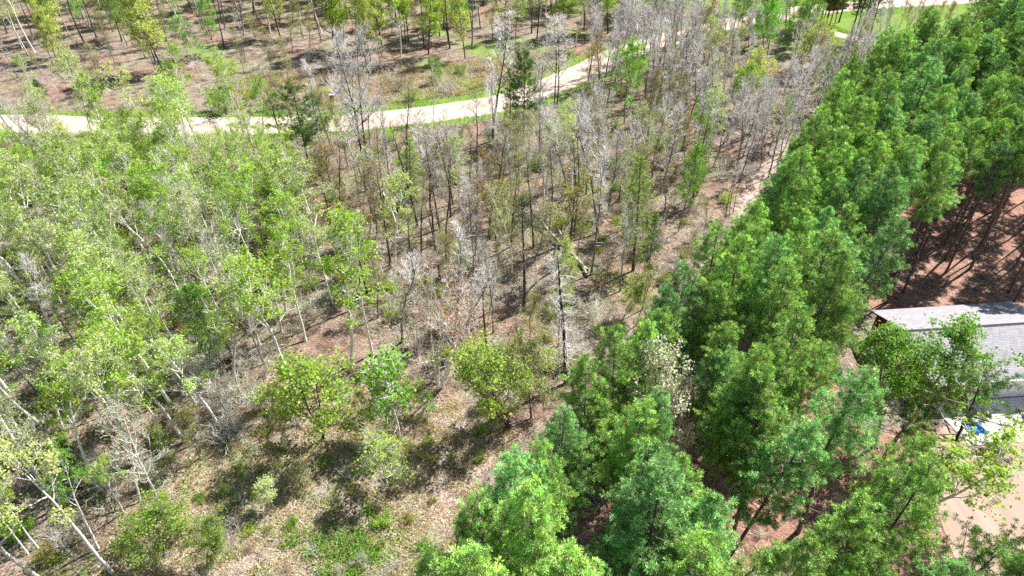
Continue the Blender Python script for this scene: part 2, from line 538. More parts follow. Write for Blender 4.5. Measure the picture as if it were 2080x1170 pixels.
def ribbon(name, line, half, z, label, mat='gravel', n_across=8):
    L = np.array(line)
    T = np.gradient(L, axis=0)
    T /= np.linalg.norm(T, axis=1)[:, None]
    Nn = np.stack([-T[:, 1], T[:, 0]], 1)
    V, UV, F = [], [], []
    s = np.concatenate([[0], np.cumsum(np.linalg.norm(np.diff(L, axis=0), axis=1))])
    for i in range(len(L)):
        h = half
        for k in range(n_across + 1):
            a = 2 * k / n_across - 1
            rag = half * (0.07 * math.sin(s[i] * 0.31 + k) + 0.06 * math.sin(s[i] * 0.83 + 2.3 * k) + random.uniform(-.05, .05)) if abs(a) == 1 else 0
            p = L[i] + Nn[i] * (a * h + math.copysign(rag, a) * (1 if rag > 0 else -1))
            zz = z + 0.05 * (1 - a * a) if abs(a) < 1 else -0.12
            V.append((p[0], p[1], zz))
            UV.append((k / n_across, s[i] / (2 * half)))
    m = n_across + 1
    for i in range(len(L) - 1):
        for k in range(n_across):
            F.append((i * m + k, i * m + k + 1, (i + 1) * m + k + 1, (i + 1) * m + k))
    me = bpy.data.meshes.new(name)
    me.from_pydata(V, [], F)
    uv = me.uv_layers.new(name='UVMap')
    for poly in me.polygons:
        for li in poly.loop_indices:
            uv.data[li].uv = UV[me.loops[li].vertex_index]
    if me.polygons[0].normal.z < 0:
        me.flip_normals()
    for p in me.polygons:
        p.use_smooth = True
    me.materials.append(MATS[mat])
    o = link(bpy.data.objects.new(name, me))
    tag(o, label, None, None, 'structure')
    return o
road = ribbon('road', ROAD, 3.7, 0.012, 'pale gravel road curving through the woods')
drive = ribbon('driveway', DRIVE, 1.7, 0.035, 'narrow pale track leaving the gravel road')

def yard():
    pts = smooth_line([(27.4, 6), (27.5, 14), (27.9, 22), (28.9, 28), (30.6, 32), (31.6, 34.2)], 5) + [(33.0, 34.9), (58, 37.6), (58, 6)]
    me = bpy.data.meshes.new('yard')
    me.from_pydata([(x, y, 0.012) for x, y in pts], [], [tuple(range(len(pts)))])
    if me.polygons[0].normal.z < 0:
        me.flip_normals()
    uv = me.uv_layers.new(name='UVMap')
    for li in range(len(me.loops)):
        v = me.vertices[me.loops[li].vertex_index].co
        uv.data[li].uv = (0.3, 0.3)
    me.materials.append(MATS['yard_sand'])
    o = link(bpy.data.objects.new('gravel_yard', me))
    tag(o, 'bare sandy gravel yard in front of the garage', None, None, 'structure')
yard()

# ------------------------------------------------------------------ garage
GA = R(5.5)
GAX = np.array([math.cos(GA), math.sin(GA)])
GN = np.array([-math.sin(GA), math.cos(GA)])
def build_garage():
    L, D, ZR, ZE = 12.9, 4.5, 4.2, 2.6
    r = np.array(at(1841, 672, ZR))
    g = empty('garage', (r[0], r[1], 0), GA, 'red garage with grey shingled gable roof and white overhead door beside the yard', 'garage')
    # local frame: x along the ridge, y to the back; overhang 0.35
    oh = 0.35
    x0, x1, y0, y1 = oh, L - oh, -D + 0.45, D - 0.45
    slope = (ZR - ZE) / D
    zw = ZE + slope * 0.45 - 0.16
    def roof_z(y): return ZR - slope * abs(y)
    w = Geo()
    t = 0.14
    # long walls, with the door opening in the front wall
    dx0, dx1, dz = 4.3, 9.15, 2.15
    w.box(x0, x1, y1 - t, y1, -0.05, zw)
    w.box(x0, dx0, y0, y0 + t, -0.05, zw)
    w.box(dx1, x1, y0, y0 + t, -0.05, zw)
    w.box(dx0, dx1, y0, y0 + t, dz, zw)
    for gx in (x0, x1 - t):
        w.prism([(y0 + t, -0.05), (y1 - t, -0.05), (y1 - t, zw), (0, ZR - 0.2), (y0 + t, zw)], 'x', gx, gx + t)
    wall = w.build('wall', 'red_siding', g)
    # clapboards, each lapping over the one below
    z = 0.02
    row = 0
    while z < ZR - 0.45:
        yy = min(D - 0.45, (ZR - 0.25 - (z + 0.17)) / slope)
        for gx, s in ((x0, -1), (x1, 1)):
            b = Geo()
            b.add([(gx + s * 0.03, -yy, z), (gx + s * 0.03, yy, z), (gx + s * 0.006, yy, z + 0.18), (gx + s * 0.006, -yy, z + 0.18), (gx, -yy, z), (gx, yy, z)], [(0, 1, 2, 3), (0, 4, 5, 1)])
            b.build('siding_board', 'red_siding', wall)
        if z < zw - 0.25:
            for a, c in ((x0, dx0 - 0.12), (dx1 + 0.12, x1)) if z < dz + 0.1 else ((x0, x1),):
                b = Geo()
                b.add([(a, y0 - 0.03, z), (c, y0 - 0.03, z), (c, y0 - 0.006, z + 0.18), (a, y0 - 0.006, z + 0.18), (a, y0, z), (c, y0, z)], [(0, 1, 2, 3), (0, 4, 5, 1)])
                b.build('siding_board', 'red_siding', wall)
        z += 0.18
        row += 1
    for cx in (x0 - 0.035, x1 - 0.085):
        Geo().box(cx, cx + 0.12, y0 - 0.045, y0 + 0.02, 0, zw).build('corner_trim', 'white_trim', wall)
    # overhead door: frame and panels
    door = Geo().box(dx0, dx1, y0 + 0.05, y0 + 0.09, 0.01, dz).build('overhead_door', 'white_trim', g)
    for a, c, q0, q1 in ((dx0 - 0.12, dx0, 0, dz), (dx1, dx1 + 0.12, 0, dz), (dx0 - 0.12, dx1 + 0.12, dz, dz + 0.12)):
        Geo().box(a, c, y0 - 0.04, y0 + 0.05, q0, q1).build('door_frame', 'white_trim', door)
    for i in range(4):
        for k in range(8):
            px0 = dx0 + 0.06 + k * (dx1 - dx0 - 0.06) / 8
            Geo().box(px0, px0 + 0.5, y0 + 0.03, y0 + 0.055, 0.07 + i * 0.53, 0.50 + i * 0.53).build('door_panel', 'white_trim', door)
    Geo().cyl((dx0 + dx1) / 2, 0.35, y0 + 0.01, y0 + 0.05, 0.05, 8, 'y').build('handle', 'dark_line', door)
    Geo().box(dx1 + 1.0, dx1 + 1.12, y0 - 0.16, y0 - 0.03, 1.95, 2.2).build('wall_lamp', 'black_paint', wall)
    # roof deck
    roof = Geo()
    roof.prism([(-D, ZE - 0.10), (-D, ZE), (0, ZR), (D, ZE), (D, ZE - 0.10), (0, ZR - 0.12)], 'x', 0, L)
    roof = roof.build('roof', 'white_trim', g)
    # dark rake boards
    for xx in (-0.035, L + 0.005):
        Geo().prism([(-D, ZE - 0.14), (-D, ZE - 0.005), (0, ZR - 0.005), (D, ZE - 0.005), (D, ZE - 0.14), (0, ZR - 0.14)], 'x', xx, xx + 0.03).build('rake_board', 'dark_line', roof)
    Geo().box(0, L, -D - 0.12, -D - 0.005, ZE - 0.11, ZE - 0.0).build('gutter', 'white_trim', roof)
    # shingle tabs in courses
    nrm = np.array([0, slope, 1]) / math.hypot(slope, 1)
    SL = math.hypot(D, ZR - ZE)
    course = 0.145
    for side in (-1, 1):
        V, F = [], []
        nC = int(SL / course) + 1
        for c in range(nC):
            s1 = SL - c * course + 0.02                     # lower edge measured from the ridge
            s0 = max(s1 - course - 0.03, 0)
            xx = -0.01 - (c % 2) * 0.15 - random.random() * 0.03
            while xx < L:
                wd = random.choice((0.22, 0.30, 0.30, 0.36))
                a, b = max(xx, -0.01), min(xx + wd - 0.008, L + 0.01)
                xx += wd
                if b - a < 0.03: continue
                lift = 0.016 + random.random() * 0.007
                def p(x, s, h):
                    y = side * s * D / SL
                    return (x, y, ZR - s * (ZR - ZE) / SL + h)
                o = len(V)
                V += [p(a, s0, 0.005), p(b, s0, 0.005), p(b, s1, lift), p(a, s1, lift), p(a, s1, 0.001), p(b, s1, 0.001)]
                F += [(o, o + 1, o + 2, o + 3) if side < 0 else (o + 3, o + 2, o + 1, o), (o + 3, o + 2, o + 5, o + 4)]
        me = bpy.data.meshes.new('shingles')
        me.from_pydata(V, [], F)
        me.materials.append(MATS['shingle'])
        so = link(bpy.data.objects.new('shingles', me))
        so.parent = roof
        so['kind'] = 'stuff'
    # ridge cap pieces
    k = 0
    xx = 0.0
    while xx < L - 0.05:
        wd = min(0.62, L - xx)
        Geo().prism([(-0.17, ZR - 0.17 * slope + 0.012), (0, ZR + 0.045), (0.17, ZR - 0.17 * slope + 0.012), (0.0, ZR + 0.02)], 'x', xx, xx + wd - 0.012).build('ridge_cap', 'dark_line', roof)
        xx += wd
    # concrete apron in front
    ap = Geo()
    q = [(1.2, y0 - 0.06), (L, y0 - 0.06), (L, y0 - 4.3), (1.6, y0 - 4.3)]
    ap.prism(q, 'z', 0.016, 0.06)
    a = ap.build('concrete_apron', 'concrete')
    a.location = (r[0], r[1], 0)
    a.rotation_euler = (0, 0, GA)
    tag(a, 'bright white concrete apron in front of the garage door', 'apron', None, 'structure')
    return g, r
garage, G0 = build_garage()
def gloc(x, y):
    p = G0 + GAX * x + GN * y
    return float(p[0]), float(p[1])

# crumpled blue tarp at the edge of the apron
def build_tarp():
    n = 18
    tx, ty = at(1981, 868, 0.2)
    V, F = [], []
    for i in range(n):
        for k in range(n):
            a, b = i / (n - 1) - 0.5, k / (n - 1) - 0.5
            e = max(abs(a), abs(b)) * 2
            hgt = 0.55 * (1 - e ** 2) * (0.7 + 0.3 * math.sin(a * 9 + b * 5)) + 0.05 * math.sin(a * 31 + b * 17) * (1 - e)
            V.append((a * 1.5 + 0.06 * math.sin(b * 13), b * 1.1 + 0.05 * math.sin(a * 11), max(hgt, 0.0) + 0.064))
    for i in range(n - 1):
        for k in range(n - 1):
            F.append((i * n + k, (i + 1) * n + k, (i + 1) * n + k + 1, i * n + k + 1))
    me = bpy.data.meshes.new('tarp')
    me.from_pydata(V, [], F)
    me.materials.append(MATS['tarp'])
    for p in me.polygons: p.use_smooth = True
    o = link(bpy.data.objects.new('tarp', me))
    o.location = (tx, ty, 0)
    tag(o, 'crumpled bright blue tarp on the concrete below the open pine', 'tarp')
build_tarp()

# ------------------------------------------------------------------ road sign, utility pedestal, car
def build_sign():
    x, y = at(436, 222)
    s = empty('road_sign', (x, y, 0), R(-14), 'yellow diamond road sign on a thin post beside the gravel road', 'sign')
    Geo().box(-0.03, 0.03, -0.03, 0.03, -0.3, 2.45).build('post', 'grey_metal', s)
    h = 0.46
    plate = Geo().prism([(0, 1.96 - h), (h, 1.96), (0, 1.96 + h), (-h, 1.96)], 'y', -0.052, -0.032).build('sign_plate', 'yellow_paint', s)
    # the dark mark in its middle
    Geo().prism([(-0.06, 1.72), (0.06, 1.72), (0.06, 2.02), (0.15, 2.02), (0, 2.24), (-0.15, 2.02), (-0.06, 2.02)], 'y', -0.058, -0.0525).build('arrow_mark', 'black_paint', plate)
build_sign()

def build_pedestal():
    x, y = at(675, 205)
    s = empty('utility_pedestal', (x, y, 0), R(12), 'small grey green utility box standing in the dry grass', 'utility box')
    Geo().box(-0.3, 0.3, -0.2, 0.2, -0.05, 0.92).build('housing', 'green_box', s, 0.03)
    Geo().box(-0.34, 0.34, -0.24, 0.24, 0.9, 1.03).build('lid', 'white_trim', s, 0.03)
    Geo().box(-0.22, 0.22, -0.215, -0.198, 0.15, 0.8).build('door_panel', 'green_box', s)
build_pedestal()

def build_car():
    x, y = 67.3, 147.6
    s = empty('parked_car', (x, y, 0.06), R(18), 'red car on the gravel road behind the tall dark pines', 'car')
    import bmesh
    prof = [(-2.25, 0.35), (-2.3, 0.75), (-2.2, 0.98), (-1.95, 1.02), (-1.55, 1.58), (0.35, 1.62), (1.05, 1.08), (2.05, 0.95), (2.28, 0.72), (2.25, 0.35)]
    body = Geo()
    n = len(prof)
    V = []
    for yy, inset in ((-0.88, 0.0), (0.88, 0.0)):
        for px_, pz in prof:
            k = 0.16 * max(0, (pz - 1.0)) / 0.6
            V.append((px_, yy * (1 - k), pz))
    F = [tuple(range(n))[::-1], tuple(range(n, 2 * n))] + [(i, (i + 1) % n, n + (i + 1) % n, n + i) for i in range(n)]
    body.add(V, F)
    b = body.build('body', 'car_red', s, 0.05)
    for sy in (-1, 1):
        for (a, c) in ((-1.45, -0.7), (-0.62, 0.2)):
            yy = sy * 0.835
            Geo().prism([(a, 1.08), (c, 1.08), (c - 0.02, 1.5), (a + 0.12, 1.5)], 'y', yy - 0.03, yy + 0.03).build('side_window', 'car_glass', b)
        Geo().box(2.16, 2.31, sy * 0.62 - 0.2, sy * 0.62 + 0.2, 0.68, 0.84).build('headlight', 'white_trim', b)
        Geo().box(-2.31, -2.18, sy * 0.66 - 0.14, sy * 0.66 + 0.14, 0.75, 0.95).build('tail_lamp', 'lamp_red', b)
        Geo().box(0.55, 0.75, sy * 0.98 - 0.08, sy * 0.98 + 0.08, 1.05, 1.2).build('mirror', 'car_red', b, 0.02)
    Geo().add([(0.47, -0.7, 1.56), (0.47, 0.7, 1.56), (1.04, 0.76, 1.12), (1.04, -0.76, 1.12)], [(0, 1, 2, 3)]).build('windscreen', 'car_glass', b)
    Geo().add([(-1.62, -0.68, 1.52), (-1.62, 0.68, 1.52), (-1.98, 0.74, 1.06), (-1.98, -0.74, 1.06)], [(3, 2, 1, 0)]).build('rear_window', 'car_glass', b)
    for wx in (-1.38, 1.42):
        for sy in (-1, 1):
            y0, y1 = sorted((sy * 0.72, sy * 0.92))
            wh = Geo().cyl(wx, 0.33, y0, y1, 0.33, 16, 'y').build('wheel', 'tyre', s)
            y0, y1 = sorted((sy * 0.90, sy * 0.935))
            Geo().cyl(wx, 0.33, y0, y1, 0.19, 10, 'y').build('rim', 'grey_metal', wh)
build_car()

# ------------------------------------------------------------------ tree meshes
def unit(v):
    return v / (np.linalg.norm(v, axis=-1, keepdims=True) + 1e-9)

class Wood:
    """tubes along polylines plus many straight twigs, one mesh"""
    def __init__(self):
        self.V, self.Q, self.n = [], [], 0
    def tube(self, pts, rad, sides=6):
        pts = np.asarray(pts, float)
        m = len(pts)
        T = unit(np.gradient(pts, axis=0))
        ref = np.where(np.abs(T[:, 2:3]) > 0.9, np.array([[1.0, 0, 0]]), np.array([[0, 0, 1.0]]))
        A = unit(np.cross(T, ref))
        B = np.cross(T, A)
        ang = np.arange(sides) * 2 * math.pi / sides
        ring = pts[:, None] + np.asarray(rad)[:, None, None] * (np.cos(ang)[None, :, None] * A[:, None] + np.sin(ang)[None, :, None] * B[:, None])
        self.V.append(ring.reshape(-1, 3))
        i = np.arange(m - 1)[:, None] * sides
        k = np.arange(sides)[None]
        k2 = (k + 1) % sides
        q = np.stack([i + k, i + k2, i + sides + k2, i + sides + k], -1).reshape(-1, 4) + self.n
        self.Q.append(q)
        self.n += m * sides
    def twigs(self, a, b, r0, r1):
        """straight 3-sided twigs from a to b, arrays"""
        a, b = np.asarray(a, float), np.asarray(b, float)
        if not len(a): return
        T = unit(b - a)
        ref = unit(rng.normal(size=T.shape))
        A = unit(np.cross(T, ref))
        B = np.cross(T, A)
        m = len(a)
        vs = []
        for P, r in ((a, r0), (b, r1)):
            for k in range(3):
                an = k * 2 * math.pi / 3
                vs.append(P + np.broadcast_to(r, (m,))[:, None] * (math.cos(an) * A + math.sin(an) * B))
        V = np.stack(vs, 1).reshape(-1, 3)
        o = (np.arange(m) * 6)[:, None] + self.n
        q = np.concatenate([np.stack([o[:, 0] + k, o[:, 0] + (k + 1) % 3, o[:, 0] + 3 + (k + 1) % 3, o[:, 0] + 3 + k], -1) for k in range(3)])
        self.V.append(V)
        self.Q.append(q)
        self.n += 6 * m
    def mesh(self, name, mat):
        if not self.n: return None
        return mesh_np(name, np.concatenate(self.V), [np.concatenate(self.Q)], mat, smooth=True)

def leaves_mesh(name, pos, size, mat='leaf', up=0.5, elong=1.35):
    """one small folded diamond per leaf"""
    n = len(pos)
    nrm = unit(rng.normal(size=(n, 3)) + np.array([0, 0, up * 2]))
    a = unit(np.cross(nrm, rng.normal(size=(n, 3))))
    b = np.cross(nrm, a)
    s = np.broadcast_to(size, (n,))[:, None] * rng.uniform(0.6, 1.25, (n, 1))
    V = np.stack([pos - a * s * elong / 2, pos + b * s * 0.5 + nrm * s * 0.12, pos + a * s * elong / 2, pos - b * s * 0.5 + nrm * s * 0.12], 1).reshape(-1, 3)
    o = np.arange(n)[:, None] * 4
    return mesh_np(name, V, [np.concatenate([o, o + 1, o + 2, o + 3], 1)], mat)

def bend_line(p0, d0, length, n, up=0.0, wob=0.12):
    """branch polyline starting at p0 along d0, drifting upwards by up"""
    pts = [np.array(p0, float)]
    d = np.array(d0, float)
    st = length / (n - 1)
    for i in range(n - 1):
        d = d + np.array([0, 0, up]) / (n - 1) + rng.normal(size=3) * wob / math.sqrt(n)
        d = d / np.linalg.norm(d)
        pts.append(pts[-1] + d * st)
    return np.array(pts)

def interp(pts, t):
    f = t * (len(pts) - 1)
    i = min(int(f), len(pts) - 2)
    return pts[i] + (pts[i + 1] - pts[i]) * (f - i), pts[i + 1] - pts[i]

def deciduous(h=12.0, cb=0.4, spread=2.6, limbs=16, elev=(0.55, 1.1), up=0.35, subs=6, twigs=6, twig_len=0.55,
              leaves=5000, leaf=0.13, stems=1, r0=None, clump=0.22, wob=0.25, profile='oval', sub_len=0.45, lean=0.0,
              twig_mat='pale_twig', bark='birch_bark', dead_low=4, stem_spread=0.5, twig_r=0.011, leaf_up=0.5, fill=0.5):
    """a leafed or bare broadleaf tree; returns trunk, branches, crown meshes"""
    W, T = Wood(), Wood()
    ends = []
    r0 = r0 or h * 0.0098
    for s in range(stems):
        az = rng.uniform(0, 6.28) + s * 6.28 / max(stems, 1)
        hh = h * (1 if s == 0 else rng.uniform(0.72, 1.0))
        lean_v = (stem_spread * (0.5 + 0.5 * rng.random()) if stems > 1 else lean)
        d = np.array([math.cos(az) * lean_v, math.sin(az) * lean_v, 1.0])
        d /= np.linalg.norm(d)
        base = np.array([math.cos(az) * 0.16, math.sin(az) * 0.16, -0.35]) if stems > 1 else np.array([0, 0, -0.35])
        tr = bend_line(base, d, hh + 0.35, 12, up=0.25 if stems > 1 else 0.05, wob=wob * 0.45)
        rs = r0 / (stems ** 0.35)
        tt = np.linspace(0, 1, 12)
        rad = rs * (1 - tt) ** 0.8 + 0.012
        rad[0] *= 1.35
        W.tube(tr, rad, 8)
        nl = max(4, int(limbs / stems ** 0.6))
        for i in range(nl):
            t = cb + (0.985 - cb) * ((i + rng.random() * 0.8) / nl)
            q = (t - cb) / (1 - cb)
            if profile == 'oval':
                ln = spread * (0.35 + 1.0 * math.sin(math.pi * min(1, 0.18 + q * 0.78)) ** 0.8)
            elif profile == 'vase':
                ln = spread * (0.55 + 0.75 * q)
            elif profile == 'cone':
                ln = spread * (1.15 - 0.95 * q)
            else:
                ln = spread * (0.85 + 0.35 * math.sin(math.pi * q))
            ln *= rng.uniform(0.7, 1.2) / stems ** 0.2
            a = i * 2.4 + rng.uniform(-0.6, 0.6)
            e = elev[0] + (elev[1] - elev[0]) * q + rng.uniform(-0.15, 0.15)
            p, _ = interp(tr, t)
            dv = np.array([math.cos(a) * math.cos(e), math.sin(a) * math.cos(e), math.sin(e)])
            br = bend_line(p, dv, ln, 6, up=up, wob=0.35)
            rb = max(0.024, np.interp(t, tt, rad) * 0.6)
            W.tube(br, rb * np.array([1, .85, .7, .52, .36, .2]), 5)
            for k in range(subs):
                u = 0.22 + 0.78 * (k + rng.random()) / subs
                p2, d2 = interp(br, min(u, 0.99))
                d2 = unit(unit(d2) * 0.9 + unit(rng.normal(size=3)) * 0.95 + np.array([0, 0, 0.28]))
                sb = bend_line(p2, d2, max(0.35, ln * sub_len * (1.15 - u * 0.55) * rng.uniform(0.6, 1.2)), 4, up=up * 0.6, wob=0.35)
                T.tube(sb, rb * 0.33 * np.array([1, .75, .5, .3]) + 0.005, 3)
                tt2 = rng.uniform(0.2, 1.0, twigs)
                for w in tt2:
                    p3, d3 = interp(sb, min(w, 0.99))
                    ends.append((p3, unit(d3), ln))
                ends.append((sb[-1], unit(sb[-1] - sb[-2]), ln))
        for i in range(dead_low):
            t = rng.uniform(0.12, cb)
            p, _ = interp(tr, t)
            a = rng.uniform(0, 6.28)
            br = bend_line(p, (math.cos(a), math.sin(a), 0.25), rng.uniform(0.4, 1.5), 4, up=0.1, wob=0.4)
            T.tube(br, np.array([0.02, 0.015, 0.010, 0.005]), 3)
    P = np.array([e[0] for e in ends])
    Dv = np.array([e[1] for e in ends])
    tip = unit(Dv + rng.normal(size=P.shape) * 0.55 + np.array([0, 0, 0.25]))
    ln = twig_len * rng.uniform(0.5, 1.3, (len(P), 1))
    E1 = P + tip * ln
    T.twigs(P, E1, twig_r, twig_r * 0.45)
    # forked tips
    tip2 = unit(tip + rng.normal(size=P.shape) * 0.6)
    mid = P + tip * ln * 0.45
    E2 = mid + tip2 * ln * 0.6
    T.twigs(mid, E2, twig_r * 0.75, twig_r * 0.4)
    crown = None
    if leaves:
        src = np.concatenate([E1, E2, P + tip * ln * 0.5])
        # some twig ends carry many leaves, some few
        wgt = rng.random(len(src)) ** (1.0 / max(fill, 0.05) - 0.5)
        pick = rng.choice(len(src), leaves, p=wgt / wgt.sum())
        pos = src[pick] + rng.normal(size=(leaves, 3)) * clump * np.array([1, 1, 0.75])
        crown = leaves_mesh('crown', pos, leaf, up=leaf_up)
    return W.mesh('trunk', bark), T.mesh('branches', twig_mat), crown

def tufts_mesh(name, pos, dirs, blades=26, length=0.22, width=0.026, mat='needle', spread=1.0):
    """round tufts of slim needles; a tuft shares its root vertex so that it takes one shade"""
    n = len(pos)
    L = np.repeat(length * rng.uniform(0.75, 1.25, (n, 1)), blades, 0) * rng.uniform(0.7, 1.1, (n * blades, 1))
    root = pos + unit(dirs) * 0.03
    v = unit(np.repeat(unit(dirs), blades, 0) * 0.45 + unit(rng.normal(size=(n * blades, 3))) * spread + np.array([0, 0, 0.1]))
    side = unit(np.cross(v, rng.normal(size=v.shape))) * width
    P = np.repeat(root, blades, 0)
    A = P + v * L * 0.75 + side
    B = P + v * L - side
    V = np.concatenate([root, np.stack([A, B], 1).reshape(-1, 3)])
    i = np.arange(n * blades)
    F = np.stack([i // blades, n + 2 * i, n + 2 * i + 1], 1)
    return mesh_np(name, V, [F], mat)

def pine(h=15.5, cb=0.42, rad=1.9, whorl=0.5, per=5, tuft=(38, 0.22, 0.0125), twig=7, r0=0.13, irregular=0.25, bark='pine_bark',
         top_round=0.75, dead=14, curve=0.35, lean=0.03, density=1.0, droop=0.0):
    W, T = Wood(), Wood()
    tr = bend_line((0, 0, -0.35), (rng.normal() * lean, rng.normal() * lean, 1), h + 0.3, 12, wob=0.06)
    tt = np.linspace(0, 1, 12)
    rr = r0 * (1 - tt) ** 0.75 + 0.012
    rr[0] *= 1.25
    W.tube(tr, rr, 8)
    tp, td, ta, tb = [], [], [], []
    z = cb * h
    k = 0
    while z < h * 0.995:
        q = (z - cb * h) / (h * (1 - cb))
        prof = (0.55 + 0.6 * min(1, q / 0.22)) if q < 0.22 else 1.15 * max(0.10, (1 - ((q - 0.22) / 0.82) ** (1.6 / top_round)))
        for i in range(per):
            if rng.random() < irregular * 0.5: continue
            a = k * 0.7 + i * 6.283 / per + rng.uniform(-0.35, 0.35)
            ln = rad * prof * rng.uniform(1 - irregular, 1 + irregular * 0.6)
            if ln < 0.12: ln = 0.12
            e = -0.05 + 0.75 * q ** 1.6 + rng.uniform(-0.15, 0.15) - droop
            p, _ = interp(tr, min(0.995, (z + rng.uniform(-0.12, 0.12) + 0.3) / (h + 0.3)))
            br = bend_line(p, (math.cos(a) * math.cos(e), math.sin(a) * math.cos(e), math.sin(e)), ln, 5, up=curve, wob=0.22)
            rb = 0.012 + 0.012 * ln
            T.tube(br, rb * np.array([1, .8, .62, .45, .28]), 4)
            nt = max(2, int(twig * (0.5 + ln / rad) * density))
            for w in range(nt):
                u = 0.28 + 0.72 * (w + rng.random()) / nt
                p2, d2 = interp(br, min(u, 0.99))
                d2 = unit(d2)
                sd_ = unit(d2 * 0.75 + rng.normal(size=3) * np.array([0.8, 0.8, 0.35]) + np.array([0, 0, 0.22]))
                l2 = (0.18 + 0.34 * ln * (1 - u * 0.45)) * rng.uniform(0.6, 1.15)
                e2 = p2 + sd_ * l2
                ta.append(p2); tb.append(e2)
                tp.append(e2); td.append(sd_)
                if l2 > 0.38:
                    tp.append(p2 + sd_ * l2 * 0.55 + rng.normal(size=3) * 0.05); td.append(unit(sd_ + rng.normal(size=3) * 0.5))
            tp.append(br[-1]); td.append(unit(br[-1] - br[-2]))
        z += whorl * rng.uniform(0.75, 1.25)
        k += 1
    T.twigs(np.array(ta), np.array(tb), 0.009, 0.006)
    tp.append(tr[-1]); td.append(np.array([0, 0, 1.0]))
    for i in range(dead):
        t = rng.uniform(0.15, cb + 0.08)
        p, _ = interp(tr, t)
        a = rng.uniform(0, 6.28)
        br = bend_line(p, (math.cos(a), math.sin(a), rng.uniform(-0.25, 0.2)), rng.uniform(0.5, 1.5), 4, up=-0.1, wob=0.3)
        T.tube(br, np.array([0.018, 0.014, 0.010, 0.004]), 3)
    crown = tufts_mesh('crown', np.array(tp), np.array(td), tuft[0], tuft[1], tuft[2])
    return W.mesh('trunk', bark), T.mesh('branches', 'brown_twig'), crown

def snag(h=13.0, r0=0.17, n=90, ln=1.6, droop=-0.25, twig_mat='pale_twig', bark='dark_bark', top=0.06):
    """dead conifer: bare pole with sweeping dead branches"""
    W, T = Wood(), Wood()
    tr = bend_line((0, 0, -0.35), (0.0, 0.0, 1), h + 0.35, 12, wob=0.10)
    tt = np.linspace(0, 1, 12)
    W.tube(tr, r0 * (1 - tt) ** 0.7 + 0.02, 8)
    A, B = [], []
    for i in range(n):
        t = rng.uniform(0.16, 0.97)
        p, _ = interp(tr, t)
        a = i * 2.4 + rng.uniform(-0.5, 0.5)
        l = ln * (1.15 - 0.75 * t) * rng.uniform(0.5, 1.3)
        br = bend_line(p, (math.cos(a), math.sin(a), rng.uniform(-0.1, 0.35)), l, 5, up=droop, wob=0.35)
        T.tube(br, np.array([0.024, 0.019, 0.014, 0.009, 0.004]), 3)
        for k in range(9):
            u = rng.uniform(0.25, 1.0)
            p2, d2 = interp(br, min(u, .99))
            A.append(p2)
            B.append(p2 + unit(unit(d2) + rng.normal(size=3) * 0.7 + np.array([0, 0, -0.1])) * rng.uniform(0.15, 0.55))
    A, B = np.array(A), np.array(B)
    T.twigs(A, B, 0.009, 0.004)
    C = A + (B - A) * 0.5
    D = C + unit((B - A) + rng.normal(size=A.shape) * 0.3) * 0.3
    T.twigs(C, D, 0.007, 0.003)
    return W.mesh('trunk', bark), T.mesh('branches', twig_mat), None

def thicket(h=2.2, stems=14, spread=0.9, leaves=0, leaf=0.1, mat='brown_twig'):
    """many thin stems from one root: shrub"""
    T = Wood()
    E, tA, tB = [], [], []
    for i in range(stems):
        a = rng.uniform(0, 6.28)
        s = rng.uniform(0.15, spread)
        br = bend_line((math.cos(a) * 0.12, math.sin(a) * 0.12, -0.1), (math.cos(a) * s, math.sin(a) * s, 1), h * rng.uniform(0.6, 1.1), 6, up=0.1, wob=0.4)
        T.tube(br, np.array([0.022, 0.018, 0.014, 0.011, 0.008, 0.005]), 3)
        for k in range(11):
            u = rng.uniform(0.25, 0.99)
            p, d = interp(br, u)
            e = p + unit(unit(d) + rng.normal(size=3) * 0.7) * h * rng.uniform(0.12, 0.32)
            tA.append(p); tB.append(e)
            m = p + (e - p) * 0.5
            e2 = m + unit(unit(e - p) + rng.normal(size=3) * 0.7) * h * 0.12
            tA.append(m); tB.append(e2)
            E += [e, e2]
    T.twigs(np.array(tA), np.array(tB), 0.008, 0.004)
    E = np.array(E)
    crown = None
    if leaves:
        pos = E[rng.integers(0, len(E), leaves)] + rng.normal(size=(leaves, 3)) * 0.12
        crown = leaves_mesh('crown', pos, leaf)
    return None, T.mesh('branches', mat), crown

SP = {}
# plantation red pine
SP['red_pine'] = [pine(h=hh, cb=c, rad=r_, irregular=.32) for hh, c, r_ in ((15.6, .44, 1.75), (15.0, .50, 1.6), (16.2, .46, 1.8), (15.3, .42, 1.5), (14.6, .52, 1.9), (15.8, .55, 1.55))]
SP['high_pine'] = [pine(h=16, cb=.64, rad=1.5, irregular=.4, dead=26), pine(h=16, cb=.6, rad=1.35, irregular=.4, dead=26)]
SP['edge_pine'] = [pine(h=15.2, cb=.18, rad=2.25, dead=8), pine(h=14.6, cb=.22, rad=2.1, dead=8)]
